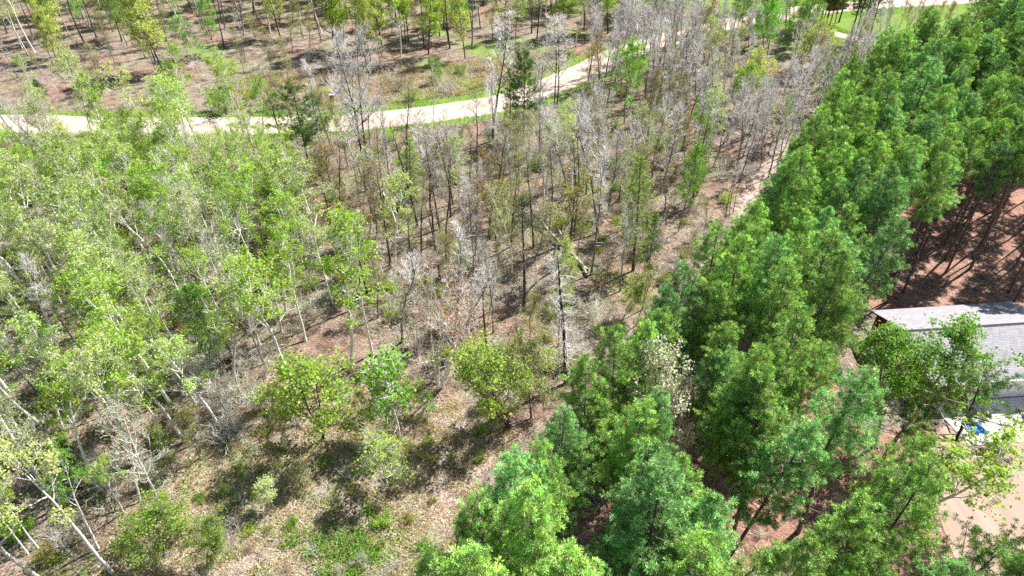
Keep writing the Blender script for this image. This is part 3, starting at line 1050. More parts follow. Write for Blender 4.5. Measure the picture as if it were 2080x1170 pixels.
# open, irregular wild pines
SP['wild_pine'] = [pine(h=12, cb=.38, rad=2.6, whorl=.5, per=5, irregular=.45, top_round=.55, twig=6, bark='dark_bark', tuft=(40, .24, .014), dead=10),
                   pine(h=12, cb=.30, rad=2.4, whorl=.48, per=5, irregular=.45, top_round=.6, twig=6, bark='dark_bark', tuft=(40, .24, .014), dead=10)]
SP['thin_pine'] = [pine(h=14, cb=.40, rad=1.35, whorl=.5, per=5, irregular=.4, twig=5, bark='dark_bark', tuft=(26, .19, .014), dead=18),
                   pine(h=14, cb=.34, rad=1.5, whorl=.55, per=5, irregular=.45, twig=4, bark='dark_bark', tuft=(24, .19, .014), dead=18)]
SP['open_pine'] = [pine(h=11, cb=.28, rad=3.0, whorl=.75, per=5, irregular=.45, top_round=.5, twig=6, bark='dark_bark', tuft=(40, .25, .014), dead=8, curve=.25)]
SP['young_spruce'] = [pine(h=3.0, cb=.04, rad=0.95, whorl=.22, per=7, irregular=.15, top_round=1.3, twig=5, tuft=(14, .12, .02), r0=.05, dead=0)]
SP['larch'] = [pine(h=12, cb=.16, rad=1.5, whorl=.36, per=6, irregular=.35, top_round=1.1, twig=6, bark='dark_bark', tuft=(18, .14, .013), dead=10, droop=.1),
               pine(h=12, cb=.22, rad=1.35, whorl=.4, per=6, irregular=.4, top_round=1.1, twig=5, bark='dark_bark', tuft=(18, .14, .013), dead=12, droop=.1)]
# white-stemmed birch with young leaves
SP['birch'] = [deciduous(h=12.5, cb=c, spread=s, limbs=l, leaves=n, leaf=.125, clump=.15, elev=(.5, 1.15), up=.45, lean=.09, subs=5, twigs=3, fill=.22, wob=.4, r0=.135)
               for c, s, l, n in ((.46, 1.9, 12, 2700), (.42, 2.0, 13, 2900), (.54, 1.9, 10, 2300), (.46, 2.3, 12, 3100), (.55, 1.8, 11, 1900))]
# birch leafing out thinly: twigs show
SP['thin_birch'] = [deciduous(h=12, cb=c, spread=s, limbs=l, leaves=n, leaf=.11, clump=.16, elev=(.55, 1.15), up=.45, lean=.1, subs=5, twigs=4, fill=.25, wob=.5)
                    for c, s, l, n in ((.45, 1.8, 13, 1700), (.38, 2.0, 14, 1900), (.5, 1.6, 12, 1400))]
# budding dark-stemmed trees
SP['budding'] = [deciduous(h=9, cb=c, spread=s, limbs=l, leaves=n, leaf=.09, clump=.18, bark='grey_bark', twig_mat='brown_twig', elev=(.55, 1.15), up=.4, wob=.6, lean=.08, twigs=5, fill=.3)
                 for c, s, l, n in ((.3, 1.5, 14, 2000), (.25, 1.6, 15, 2200), (.38, 1.35, 13, 1600))]
# leafless
SP['dark_bare'] = [deciduous(h=11, cb=c, spread=s, limbs=9, leaves=n, leaf=.08, subs=4, twigs=4, twig_len=.5, bark='dark_bark', twig_mat='brown_twig', elev=(.5, 1.2), up=.45, r0=.12, dead_low=12, wob=.3)
                   for c, s, n in ((.55, 1.4, 0), (.5, 1.5, 500), (.6, 1.2, 0))]
SP['bare'] = [deciduous(h=11, cb=c, spread=s, limbs=l, leaves=0, subs=7, twigs=5, twig_len=.65, bark='grey_bark', elev=(.6, 1.25), up=.65, twig_r=.0125, profile=p, lean=.08, wob=.45)
              for c, s, l, p in ((.42, 1.6, 13, 'oval'), (.36, 1.8, 13, 'oval'), (.48, 1.5, 12, 'vase'), (.4, 1.9, 12, 'vase'))]
SP['bare_round'] = [deciduous(h=12, cb=.36, spread=2.5, limbs=18, leaves=0, subs=8, twigs=7, twig_len=.65, bark='dark_bark', elev=(.5, 1.2), up=.5, twig_r=.013, stems=2, stem_spread=.08)]
SP['bare_white'] = [deciduous(h=12, cb=.3, spread=2.2, limbs=13, leaves=900, leaf=.10, subs=5, twigs=5, elev=(.4, 1.0), up=.35, wob=.6, lean=.12),
                    deciduous(h=11, cb=.34, spread=2.4, limbs=11, leaves=700, leaf=.10, subs=5, twigs=5, elev=(.3, 1.0), up=.4, wob=.7, lean=.16)]
# oak-like round low tree
SP['oak'] = [deciduous(h=7, cb=.24, spread=2.3, limbs=17, leaves=5200, leaf=.115, clump=.15, bark='dark_bark', twig_mat='brown_twig', elev=(.25, 1.1), up=.35, stems=2, stem_spread=.2, fill=.25, wob=.5),
             deciduous(h=7, cb=.28, spread=2.1, limbs=16, leaves=4400, leaf=.11, clump=.15, bark='dark_bark', twig_mat='brown_twig', elev=(.3, 1.1), up=.35, stems=2, stem_spread=.25, fill=.25, wob=.5)]
SP['tall_oak'] = [deciduous(h=14, cb=.22, spread=2.2, limbs=24, leaves=6500, leaf=.17, clump=.28, bark='dark_bark', twig_mat='brown_twig', elev=(.3, 1.1), up=.35, fill=.4, wob=.35),
                  deciduous(h=14, cb=.32, spread=2.0, limbs=20, leaves=4600, leaf=.17, clump=.28, bark='dark_bark', twig_mat='brown_twig', elev=(.3, 1.1), up=.35, fill=.4, wob=.35)]
SP['aspen'] = [deciduous(h=11, cb=.36, spread=2.5, limbs=19, leaves=6500, leaf=.13, clump=.18, bark='grey_bark', elev=(.3, 1.1), up=.4, fill=.45, wob=.35),
               deciduous(h=11, cb=.30, spread=2.0, limbs=18, leaves=5600, leaf=.125, clump=.18, bark='grey_bark', elev=(.4, 1.1), up=.4, fill=.45, wob=.35)]
SP['clump'] = [deciduous(h=9.5, cb=.38, spread=1.7, limbs=17, leaves=2400, leaf=.085, clump=.2, stems=6, stem_spread=.42, subs=5, twigs=5, elev=(.5, 1.15), up=.35, bark='birch_bark')]
SP['sapling'] = [deciduous(h=4.5, cb=.42, spread=.7, limbs=10, leaves=1100, leaf=.13, clump=.14, elev=(.1, .9), up=.3, dead_low=2),
                 deciduous(h=4.0, cb=.3, spread=.8, limbs=10, leaves=900, leaf=.12, clump=.16, elev=(.3, 1.0), up=.3, dead_low=2)]
SP['snag'] = [snag(n=120, ln=1.9), snag(h=9, r0=.14, n=40, ln=.8)]
SP['grey_snag'] = [snag(h=11, r0=.13, n=110, ln=2.2, droop=-.15)]
SP['pole'] = [deciduous(h=10, cb=.6, spread=.7, limbs=7, leaves=0, subs=3, twigs=4, bark='dark_bark', twig_mat='brown_twig', dead_low=8, r0=.09),
              deciduous(h=10, cb=.5, spread=.9, limbs=9, leaves=0, subs=3, twigs=4, bark='grey_bark', twig_mat='pale_twig', dead_low=8, r0=.08, lean=.06)]
SP['bare_shrub'] = [thicket(2.4, 16, .9, 0, mat='pale_twig'), thicket(2.0, 20, 1.1, 0, mat='brown_twig'), thicket(2.6, 14, .7, 250, .08, mat='pale_twig')]
SP['leafy_shrub'] = [thicket(1.8, 12, .9, 1300, .11), thicket(2.2, 14, .8, 1000, .11), thicket(1.3, 12, 1.2, 900, .10)]
REF_H = dict(high_pine=16, red_pine=15.4, edge_pine=15.0, wild_pine=12, thin_pine=14, open_pine=11, young_spruce=3, larch=12, birch=12.5, thin_birch=12, budding=9, bare=11, dark_bare=11, bare_round=12,
             bare_white=11.5, oak=7, tall_oak=14, aspen=11, clump=9.5, sapling=4.3, snag=13, grey_snag=11, pole=10, bare_shrub=2.4, leafy_shrub=1.9)

GRID = {}
TREE_NAME = dict(high_pine='red_pine', red_pine='red_pine', edge_pine='red_pine', wild_pine='wild_pine', thin_pine='slender_pine', open_pine='wild_pine', young_spruce='young_spruce', larch='larch', birch='birch',
                 thin_birch='birch', budding='budding_tree', bare='bare_aspen', dark_bare='dark_stemmed_tree', bare_round='bare_tree', bare_white='pale_birch', oak='oak', tall_oak='tall_oak', aspen='aspen',
                 clump='maple_clump', sapling='sapling', snag='dead_snag', grey_snag='dead_conifer', pole='bare_pole_tree', bare_shrub='bare_shrub', leafy_shrub='leafy_shrub')
CAT = dict(high_pine='pine tree', red_pine='pine tree', edge_pine='pine tree', wild_pine='pine tree', thin_pine='pine tree', open_pine='pine tree', young_spruce='spruce', larch='larch', birch='birch tree', thin_birch='birch tree',
           budding='young tree', bare='bare tree', dark_bare='bare tree', bare_round='bare tree', bare_white='birch tree', oak='oak tree', tall_oak='oak tree', aspen='aspen tree', clump='maple', sapling='sapling',
           snag='dead tree', grey_snag='dead tree', pole='bare tree', bare_shrub='shrub', leafy_shrub='shrub')

def plant(sp, x, y, h, color, label, group=None, variant=None, rz=None, wide=1.0, lean=None):
    """one tree: an Empty at its base with trunk, branches and crown"""
    v = SP[sp][(random.randrange(len(SP[sp])) if variant is None else variant) % len(SP[sp])]
    z = float(ground_z(np.array(x), np.array(y)))
    root = link(bpy.data.objects.new(TREE_NAME[sp], None))
    root.empty_display_size = 0.3
    root.location = (x, y, z)
    s = h / REF_H[sp]
    root.scale = (s * wide, s * wide, s)
    root.rotation_euler = (lean[0] if lean else random.gauss(0, .02), lean[1] if lean else random.gauss(0, .02), random.uniform(0, 6.28) if rz is None else rz)
    tag(root, label, CAT[sp], group)
    for nm, me in zip(('trunk', 'branches', 'crown'), v):
        if me is None: continue
        o = link(bpy.data.objects.new(nm, me))
        o.parent = root
        o.color = (*color, 1)
        if nm != 'trunk':
            o['kind'] = 'stuff'
    GRID.setdefault((int(x // 4), int(y // 4)), []).append((x, y))
    return root

# ------------------------------------------------------------------ the trees one can tell apart
COL = dict(lime=(.38, .57, .075), yellow=(.56, .65, .20), pale=(.52, .64, .24), fresh=(.24, .52, .03), olive=(.33, .36, .08), rust=(.36, .17, .08), tan=(.44, .33, .14), sage=(.45, .50, .26),
           pine=(.26, .43, .10), bluepine=(.21, .40, .135), darkpine=(.085, .18, .03), larch=(.22, .36, .04), white=(.82, .82, .80), red=(.40, .07, .04), green=(.20, .42, .04), mid=(.27, .43, .06))
def jit(c, s=0.12):
    k = 1 + random.uniform(-s, s)
    return tuple(max(0.005, v * k * (1 + random.uniform(-s, s) * 0.5)) for v in c)

def hand(sp, base, top, col, label, group=None, variant=0, wide=1.0, rz=None, h=None, lean=None):
    """tree by the pixel of its base and of its top"""
    hh = h or height_from(base, top)
    x, y = at(*base)
    return plant(sp, x, y, hh, COL[col], label, group, variant, rz, wide, lean)

def crown_at(sp, top, h, col, label, group=None, variant=0, wide=1.0, rz=None):
    """tree whose base is hidden: the pixel of its top and its usual height"""
    x, y = at(top[0], top[1], h)
    return plant(sp, x, y, h, COL[col], label, group, variant, rz, wide)

# by the gravel road
hand('wild_pine', (632, 352), (604, 165), 'darkpine', 'lone dark pine with layered branches in front of the straight stretch of road', None, 0, 1.0, 1.0)
hand('bare_round', (748, 385), (668, 66), 'sage', 'tall bare pale tree with a leaning dark trunk and broad twiggy crown by the road', None, 0, 0.95, 2.0, None, (0.02, -0.14))
hand('pole', (786, 318), (757, 205), 'sage', 'broken leafless stem with a forked tip against the road', None, 1)
hand('wild_pine', (1062, 292), (1058, 108), 'darkpine', 'dark bushy topped pine standing where the road starts to bend', None, 1, 0.85, 3.0)
hand('larch', (1036, 285), (1012, 135), 'larch', 'small slim conifer close beside the bushy topped pine', None, 1, .8)
hand('bare', (1000, 285), (985, 55), 'sage', 'bare grey tree with a fan of twigs overlapping the road bend', None, 1, 1.15)
hand('bare_round', (1128, 222), (1118, 42), 'sage', 'round crowned bare tree with twin trunks beside the road bend', None, 0, 1.05, 0.4)
hand('aspen', (1268, 250), (1266, 104), 'fresh', 'vivid green leafed aspen among bare trunks by the road bend', None, 0, 0.95)
hand('aspen', (1352, 168), (1318, 90), 'fresh', 'smaller vivid green aspen behind the leafed aspen at the bend', None, 1, 0.7)
hand('leafy_shrub', (455, 226), (455, 168), 'fresh', 'upright green leafy bush beside the yellow road sign', None, 1, .9)
hand('budding', (368, 200), (345, 130), 'sage', 'stunted spreading tree on the bank above the road', None, 0, 1.3)
hand('young_spruce', (85, 196), (78, 160), 'darkpine', 'small dark spruce on the litter slope across the road', None, 0)
hand('young_spruce', (255, 165), (253, 142), 'darkpine', 'tiny dark spruce in the shade of the yellow green oak', None, 0)
hand('young_spruce', (886, 168), (882, 118), 'pine', 'thin young conifer on the dry bank beyond the road', None, 0, .7)
hand('thin_birch', (880, 240), (872, 125), 'sage', 'thin pale tree leaning over the far road edge', None, 2, .8)
hand('leafy_shrub', (640, 262), (640, 228), 'mid', 'low bushy growth at the foot of the lone dark pine', None, 0, 1.6)

# wood across the road, individually visible
hand('tall_oak', (332, 145), (300, -45), 'yellow', 'large yellow green oak with a forked trunk across the road', None, 0, 1.15)
hand('tall_oak', (322, 143), (280, -30), 'yellow', 'yellow green oak sharing a root with the forked oak', None, 1, .95)
hand('aspen', (440, 112), (432, -5), 'fresh', 'vivid green young aspen beside the yellow green oak', None, 1, .8)
hand('sapling', (382, 113), (366, 42), 'fresh', 'small vivid green sapling between the oak and the young aspen', None, 0, 1.0)
hand('sapling', (408, 108), (402, 72), 'fresh', 'lowest vivid green sapling by the young aspen', None, 1, 1.0)
for i, (b, t) in enumerate((((56, 108), (-40, -60)), ((70, 104), (20, -70)), ((46, 100), (-60, -40)))):
    hand('birch', b, t, 'pale', 'white birch of the leaning group across the road', 'leaning white birch group', i, .8)
hand('tall_oak', (118, 130), (98, 25), 'yellow', 'slim yellow leafed tree pair beside the leaning birches', 'slim yellow leafed pair', 0, .8)
hand('tall_oak', (108, 132), (82, 40), 'yellow', 'slim yellow leafed tree pair beside the leaning birches', 'slim yellow leafed pair', 1, .7)
hand('pole', (178, 100), (140, -60), 'sage', 'tall straight trunk between the leaning birches and the oak', None, 0, 1.4)
hand('birch', (152, 94), (140, -40), 'pale', 'thin white birch next to the tall straight trunk', None, 4, .45)
hand('budding', (238, 140), (222, 30), 'sage', 'thin bare grey sapling on the open litter slope', None, 2, .6)
hand('tall_oak', (742, 124), (735, -45), 'yellow', 'dark trunked tree with lit yellow leaves at the wood edge', 'dark trunked trees at the wood edge', 0, .7)
hand('tall_oak', (753, 122), (765, -20), 'yellow', 'dark trunked tree with lit yellow leaves at the wood edge', 'dark trunked trees at the wood edge', 1, .7)
for b in ((818, 88), (824, 89), (830, 86)):
    hand('tall_oak', b, (b[0], b[1] - 170), 'lime', 'one of three dark stems standing close together in the wood', 'three close dark stems', 1, .6)
hand('tall_oak', (945, 118), (942, -60), 'yellow', 'dark leaning stem with sparse leaves near the bare roadside trees', None, 0, .7)
hand('tall_oak', (1402, 70), (1400, -20), 'lime', 'leafy tree at the end of the wood beside the aspen grove', None, 0, .9)

# conifers and coloured crowns by the road junction
hand('red_maple' if False else 'oak', (1450, 42), (1455, -2), 'red', 'red leafed maple near the road junction', None, 0, .75)
hand('thin_pine', (1490, 62), (1502, -20), 'darkpine', 'dark narrow pine beside the red maple', None, 0, 1.2)
hand('aspen', (1560, 95), (1562, 15), 'fresh', 'bright green aspen by the junction, the wider one', None, 0, 1.05)
hand('aspen', (1600, 95), (1606, 30), 'fresh', 'bright green aspen next to the pale flowering tree', None, 1, 1.1)
hand('aspen', (1530, 100), (1532, 22), 'green', 'bright green aspen next to the dead grey conifer', None, 1, .8)
hand('grey_snag', (1557, 118), (1575, 38), 'sage', 'dead grey conifer with a dark pole trunk near the junction', None, 0, .8)
crown_at('oak', (1630, 58), 7, 'pale', 'pale cream crowned tree near the junction', None, 1, 1.0)
crown_at('oak', (1548, 112), 8, 'yellow', 'bright yellow round crowned tree amid grey brush', None, 0, 1.05)
crown_at('oak', (1694, 52), 7, 'yellow', 'yellow crowned tree at the foot of the tall dark pines', None, 0, 1.0)
for b in ((1640, 52), (1650, 66), (1662, 60), (1674, 62)):
    hand('thin_pine', b, None, 'darkpine', 'tall dark slender pine beside the track where the car stands behind', 'slender pines by the track', None, 1.2, None, 14.5)
for b, hh_ in (((1668, 62), 12.5), ((1683, 60), 11.5), ((1656, 52), 12.5), ((1694, 57), 10.5)):
    hand('wild_pine', b, None, 'darkpine', 'dense dark pine hiding the road beside the slender pines', 'dense dark pines by the track', None, .8, None, hh_)
for b in ((1722, 98), (1732, 94), (1744, 82), (1757, 108), (1704, 44)):
    hand('thin_pine', b, None, 'darkpine', 'tall dark pine with a bare trunk crossing the pale track', 'pines crossing the track', None, 1.1, None, 14.5)
for b, t in (((1672, 200), (1690, 95)), ((1660, 225), (1676, 120)), ((1700, 205), (1716, 110)), ((1718, 175), (1745, 88)), ((1690, 235), (1700, 140)), ((1640, 190), (1655, 105))):
    hand('larch', b, t, 'larch', 'fresh green larch at the corner of the plantation', 'larches at the plantation corner', None, 1.1)

# middle of the wood
hand('snag', (1150, 776), (1131, 507), 'sage', 'dead standing conifer with a dark pole and pale drooping dead branches', None, 0, 1.0, 0.0, None, (0.0, -0.05))
hand('larch', (1287, 546), (1340, 300), 'larch', 'tall dark trunked conifer with thin fresh green needles', None, 0, 1.0)
hand('larch', (1404, 418), (1440, 225), 'larch', 'dark trunked larch beside the pale trail', None, 1, 1.0)
hand('thin_pine', (1305, 627), (1328, 430), 'darkpine', 'half dead leaning pine near the edge of the plantation', None, 1, .6)
hand('aspen', (1378, 470), (1385, 300), 'green', 'tall fresh green aspen beside the dark trunked conifer', None, 1, .62)
hand('aspen', (1375, 330), (1387, 245), 'fresh', 'small vivid green aspen behind the dark trunked conifer', None, 1, .55)
hand('bare', (1202, 556), (1205, 330), 'sage', 'forked bare tree standing beside the fallen log', None, 2)
hand('pole', (1113, 484), (1130, 300), 'sage', 'dark straight stem behind the fallen log', None, 0)
hand('pole', (1165, 482), (1195, 260), 'sage', 'pair of dark leaning stems beyond the fallen log', 'pair of dark leaning stems', 0)
hand('pole', (1158, 486), (1180, 280), 'sage', 'pair of dark leaning stems beyond the fallen log', 'pair of dark leaning stems', 0)
hand('birch', (1268, 514), (1268, 300), 'sage', 'thin white birch stem between the log and the dark conifer', None, 4, .5)
hand('bare', (1215, 470), (1220, 200), 'sage', 'tall dark stemmed bare tree in the open grove', None, 0)
hand('bare', (1100, 330), (1110, 130), 'sage', 'bare tree beside the bushy topped pine', None, 3)
for i, (b, t) in enumerate((((1474, 442), (1505, 345)), ((1482, 436), (1520, 335)), ((1490, 430), (1535, 350)))):
    hand('pole', b, t, 'sage', 'thin leaning stem standing on the pale trail', 'thin stems on the trail', i % 2, .8)
hand('oak', (1265, 640), (1255, 560), 'lime', 'low yellow green bush tree near the fallen log end', None, 1, .9, None, 4.5)
hand('aspen', (1135, 700), (1128, 505), 'pale', 'pale leafed tree right behind the dead standing conifer', None, 1, .55)
hand('budding', (1076, 690), (1080, 590), 'yellow', 'small pale yellow tree beside the dead standing conifer', None, 0, 1.0)
hand('birch', (994, 632), (985, 395), 'olive', 'olive leafed birch with a thick upright grey stem', None, 4, .75)
hand('clump', (888, 782), (860, 560), 'rust', 'multi stemmed clump with rusty buds and pale bare stems', None, 0, 1.1, 1.0)
hand('clump', (845, 720), (830, 545), 'tan', 'brownish many stemmed clump behind the rusty clump', None, 0, .8, 2.5)
hand('larch', (742, 545), (735, 420), 'pine', 'dark green conifer beside the tall lime birch', None, 0, .75)
hand('oak', (570, 500), (570, 375), 'mid', 'dark green spreading conifer like tree above the lime birches', None, 0, 1.05, None, 8.5)
hand('larch', (835, 420), (845, 285), 'mid', 'spreading green conifer in the middle of the bare grove', None, 0, 1.4)
hand('birch', (800, 570), (808, 375), 'pale', 'pale sage green birch with a dense bright crown', None, 1, 1.15)
hand('birch', (591, 766), (520, 500), 'lime', 'lime green birch with a clear white spotted trunk', None, 3, 1.05, 1.0)
hand('birch', (713, 752), (672, 440), 'lime', 'tall lime green birch with twin white stems', None, 1, .95, 2.0)
hand('birch', (756, 716), (700, 470), 'lime', 'second white stem of the tall lime birch', None, 4, .8, 2.0)
hand('birch', (620, 690), (575, 480), 'lime', 'lime green birch between the spotted trunk and the twin stems', None, 0, .9)
hand('budding', (702, 470), (685, 290), 'tan', 'olive brown budding tree below the lone dark pine', None, 0, 1.1)

# clearing
hand('oak', (660, 885), (650, 722), 'lime', 'bushy lime oak at the upper end of the clearing', None, 0, 1.15, .3)
hand('sapling', (811, 886), (798, 752), 'fresh', 'vivid green sapling with a white stem in the clearing', None, 0, 1.1)
hand('sapling', (870, 842), (862, 800), 'fresh', 'tiny green sapling near the stems of the rusty clump', None, 1, 1.2)
hand('sapling', (789, 990), (792, 885), 'lime', 'bent broken young birch with drooping pale twigs in the clearing', None, 1, 1.1)
hand('oak', (1040, 862), (1040, 690), 'lime', 'broad olive lime tree casting a long shadow over the clearing', None, 1, 1.05, 2.2)
hand('oak', (1080, 850), (1085, 720), 'sage', 'thin leafed tree tucked behind the broad olive lime tree', None, 0, .85)
hand('oak', (330, 1125), (340, 1010), 'mid', 'low dense green oak at the foot of the bare white birches', None, 0, 1.25, None, 5.2)
hand('oak', (415, 1150), (420, 1060), 'mid', 'low green oak bush next to the dense green oak', None, 1, 1.1, None, 4.2)
hand('bare_white', (338, 1047), (262, 860), 'sage', 'bare white birch with thick forking limbs beside the clearing', None, 0, 1.0, .5)
hand('bare_white', (281, 1017), (190, 850), 'olive', 'bare white birch leaning away from the forking birch', None, 1, 1.0, 1.5)
hand('bare_white', (80, 940), (-10, 800), 'pale', 'white birch with a bowed trunk', None, 1, .9, 3.0)
hand('birch', (188, 980), (95, 760), 'lime', 'lime birch with a long dark spotted trunk near the bowed birch', None, 0, .95)
hand('birch', (197, 1112), (90, 940), 'green', 'green birch with a slender pale leaning trunk on the litter slope', None, 2, .9)
hand('birch', (75, 1110), (0, 985), 'lime', 'pair of slender white birches on the litter slope', 'pair of slender white birches', 2, .75)
hand('birch', (55, 1122), (-20, 1010), 'lime', 'pair of slender white birches on the litter slope', 'pair of slender white birches', 4, .75)
hand('pole', (164, 1144), (120, 1078), 'sage', 'short broken snag on the litter slope', None, 1, 1.0)
hand('birch', (250, 1040), (150, 930), 'lime', 'bent birch with arching pale limbs', None, 2, 1.0)
hand('birch', (222, 745), (170, 560), 'green', 'green birch with a thick white trunk base', None, 0, .95)
for i, (b, t) in enumerate((((125, 618), (40, 440)), ((290, 498), (190, 300)), ((232, 450), (150, 270)), ((405, 532), (345, 330)), ((463, 492), (430, 300)), ((215, 420), (120, 270)), ((330, 420), (270, 240)))):
    hand('birch', b, t, ('pale', 'pale', 'sage', 'lime', 'pale', 'pale', 'lime')[i], 'white trunked birch showing a long clear stem in the dense stand', 'clear stemmed birches of the stand', i, 1.0)

# within the plantation and the yard
crown_at('oak', (1395, 778), 11.5, 'white', 'white flowering tree growing among the pines', None, 0, .6)
crown_at('aspen', (1935, 668), 11.0, 'green', 'large bright green aspen in front of the garage', None, 0, 1.1, 1.0)
crown_at('aspen', (1868, 712), 9.5, 'green', 'smaller bright green aspen at the gable end of the garage', None, 1, 1.2, 3.0)
crown_at('birch', (1890, 862), 12.0, 'lime', 'pale green birch with a white bark stem at the yard edge', None, 3, 1.25, 2.0)
crown_at('open_pine', (2035, 775), 11.5, 'darkpine', 'open branched dark pine overhanging the concrete apron', None, 0, 1.05, .6)
crown_at('oak', (1440, 1120), 7.5, 'yellow', 'yellow green leafy tree squeezed between the pines', None, 1, .7)
crown_at('wild_pine', (1965, 1100), 12, 'darkpine', 'dark pine whose branches reach over the sandy yard', None, 0, .95)

# ------------------------------------------------------------------ plantation pines
def free(x, y, d, kinds=None):
    i, k = int(x // 4), int(y // 4)
    for di in (-1, 0, 1):
        for dk in (-1, 0, 1):
            for a, b in GRID.get((i + di, k + dk), ()):
                if (a - x) ** 2 + (b - y) ** 2 < d * d:
                    return False
    return True

def in_view(x, y, h, m=60):
    us = [to_px(x, y, z) for z in (0, h * .5, h)]
    return any(-m < u < 2080 + m and -m < v < 1170 + m for u, v in us)

# open gaps of the plantation as the photograph shows them: no crown may stand in these lines of sight
GAPS = [
    ([(1785, 650), (1830, 612), (2090, 596), (2090, 1180), (2010, 1180), (1945, 1100), (1935, 900), (1880, 790), (1800, 720)], 1.0),
    ([(1835, 865), (1990, 855), (1985, 1060), (1850, 1060)], .9),
    ([(1870, 480), (1990, 440), (2090, 400), (2090, 600), (1855, 615)], .97),
    ([(1600, 880), (1690, 850), (1660, 960), (1590, 1000)], .5),
    ([(1575, 1020), (1680, 1000), (1650, 1170), (1555, 1175)], .45),
    ([(1160, 1050), (1230, 1045), (1230, 1110), (1160, 1110)], .6),
    ([(1540, 515), (1575, 515), (1570, 590), (1535, 590)], .8),
    ([(1345, 800), (1440, 785), (1430, 885), (1340, 890)], 1.0),
    ([(1880, 70), (2000, 30), (2090, 30), (2090, 60), (1960, 85)], .6),
]
def in_gap(x, y, h):
    for poly, pr in GAPS:
        for z in (h * .5, h * .65, h * .8, h * .95):
            for dx in (-.7, 0, .7):
                if inside(*to_px(x + dx * (1.35 - z / h), y, z), poly):
                    if random.random() < pr: return True
                    break
    return False

LAND = {k: at(*v) for k, v in {
    'the lone dark pine': (632, 352), 'the bushy topped pine': (1062, 292), 'the fallen log': (1135, 495), 'the dead standing conifer': (1150, 776), 'the rusty clump': (888, 782),
    'the twin stemmed birch': (713, 752), 'the spotted white trunk': (591, 766), 'the bowed white birch': (80, 940), 'the tall dark larch': (1287, 546), 'the trailside larch': (1404, 418),
    'the green spreading conifer': (835, 420), 'the dark spreading tree': (570, 500), 'the forking white birch': (338, 1047), 'the road sign': (436, 222), 'the forked oak': (327, 144),
    'the leaning white birches': (56, 106), 'the round bare tree': (1128, 222), 'the vivid green aspen': (1268, 238), 'the yellow round crown': (1548, 190), 'the red maple': (1450, 42),
    'the track pines': (1735, 95), 'the corner larches': (1680, 205), 'the three close stems': (824, 88), 'the dead grey conifer': (1557, 118), 'the litter slope snag': (164, 1144),
    'the thick white trunk': (222, 745), 'the leaning bare tree': (748, 385), 'the olive birch': (994, 632), 'the thin trail stems': (1480, 436), 'the garage': (1900, 680), 'the utility box': (675, 205)}.items()}
def near(x, y, names=None):
    return min((k for k in LAND if names is None or k in names), key=lambda k: (LAND[k][0] - x) ** 2 + (LAND[k][1] - y) ** 2)
ORD = ['first', 'second', 'third', 'fourth', 'fifth', 'sixth', 'seventh', 'eighth', 'ninth', 'tenth', 'eleventh', 'twelfth', 'thirteenth', 'fourteenth', 'fifteenth', 'sixteenth', 'seventeenth', 'eighteenth']
EDGE_MARKS = ('the dead standing conifer', 'the tall dark larch', 'the trailside larch', 'the corner larches', 'the track pines', 'the thin trail stems', 'the garage')

NO_PINE = [
    [(30.3, 35.5), (31.0, 47.6), (58, 50.0), (58, 35.5)],                       # garage and a strip around it
    [(27.0, 5), (27.2, 22), (28.5, 29), (30.5, 35.6), (60, 38), (60, 5)],       # yard
]
def plantation():
    dirv = np.array([0.58, 0.815])
    nrm = np.array([0.815, -0.58])
    org = np.array([-9.0, 8.0])
    cand = []
    for r in range(0, 36):
        for k in range(-2, 70):
            p = org + nrm * (r * 2.95 + 0.2) + dirv * (k * 2.6 + (r % 2) * 1.1) + rng.normal(size=2) * 0.38
            x, y = float(p[0]), float(p[1])
            if y > 138 or y < 8: continue
            if not inside(x, y, PINEZONE) and seg_dist(np.array(x), np.array(y), EDGE) > 0.5: continue
            if any(inside(x, y, q) for q in NO_PINE): continue
            if not in_view(x, y, 16, 90): continue
            if random.random() < 0.04: continue
            cand.append((x, y))
    cand.sort(key=lambda c: c[1])
    n = 0
    for x, y in cand:
        if not free(x, y, 1.7): continue
        if seg_dist(np.array(x), np.array(y), DRIVE) < 2.6 or seg_dist(np.array(x), np.array(y), ROAD) < 5: continue
        de = float(seg_dist(np.array(x), np.array(y), EDGE))
        dist = math.hypot(x, y)
        c = COL['pine'] if random.random() < .6 else COL['bluepine']
        k = random.uniform(0.8, 1.28)
        col = tuple(v * k for v in c)
        hh = random.uniform(13.4, 16.9)
        if in_gap(x, y, hh): continue
        if y > 100 and random.random() < .3: continue
        high = x > 30 + (y - 48) * .55 and 48 < y < 76
        if high and x > 44 and random.random() < .25: continue
        row = ORD[min(len(ORD) - 1, int(de / 2.95))]
        mark = near(x, y, EDGE_MARKS)
        place = f'{row} plantation row, abreast of {mark}'
        wd = random.uniform(.84, 1.08)
        size = ('tall' if hh > 15.8 else 'short' if hh < 14.5 else 'middling') + (' broad' if wd > .98 else ' slim' if wd < .9 else '')
        if de < 2.0:
            eh = random.uniform(13.0, 15.4)
            size = 'taller' if eh > 14.4 else 'shorter' if eh < 13.7 else 'middling'
            plant('edge_pine', x, y, eh, col, f'{size} low branched red pine in the {place}', f'plantation pines, {size}, ' + place, None, None, wd)
        else:
            plant('high_pine' if high else 'red_pine', x, y, hh, col, f'{size} red pine in the {place}', f'plantation pines, {size}, ' + place, None, None, wd)
        n += 1
    return n
n_pines = plantation()
print('plantation pines', n_pines)

# ------------------------------------------------------------------ the rest of the woods
def gpoly(px):
    return [at(u, v) for u, v in px]

def blocked(x, y, road_m=4.6):
    if seg_dist(np.array(x), np.array(y), ROAD) < road_m: return True
    if seg_dist(np.array(x), np.array(y), DRIVE) < 2.6: return True
    return False

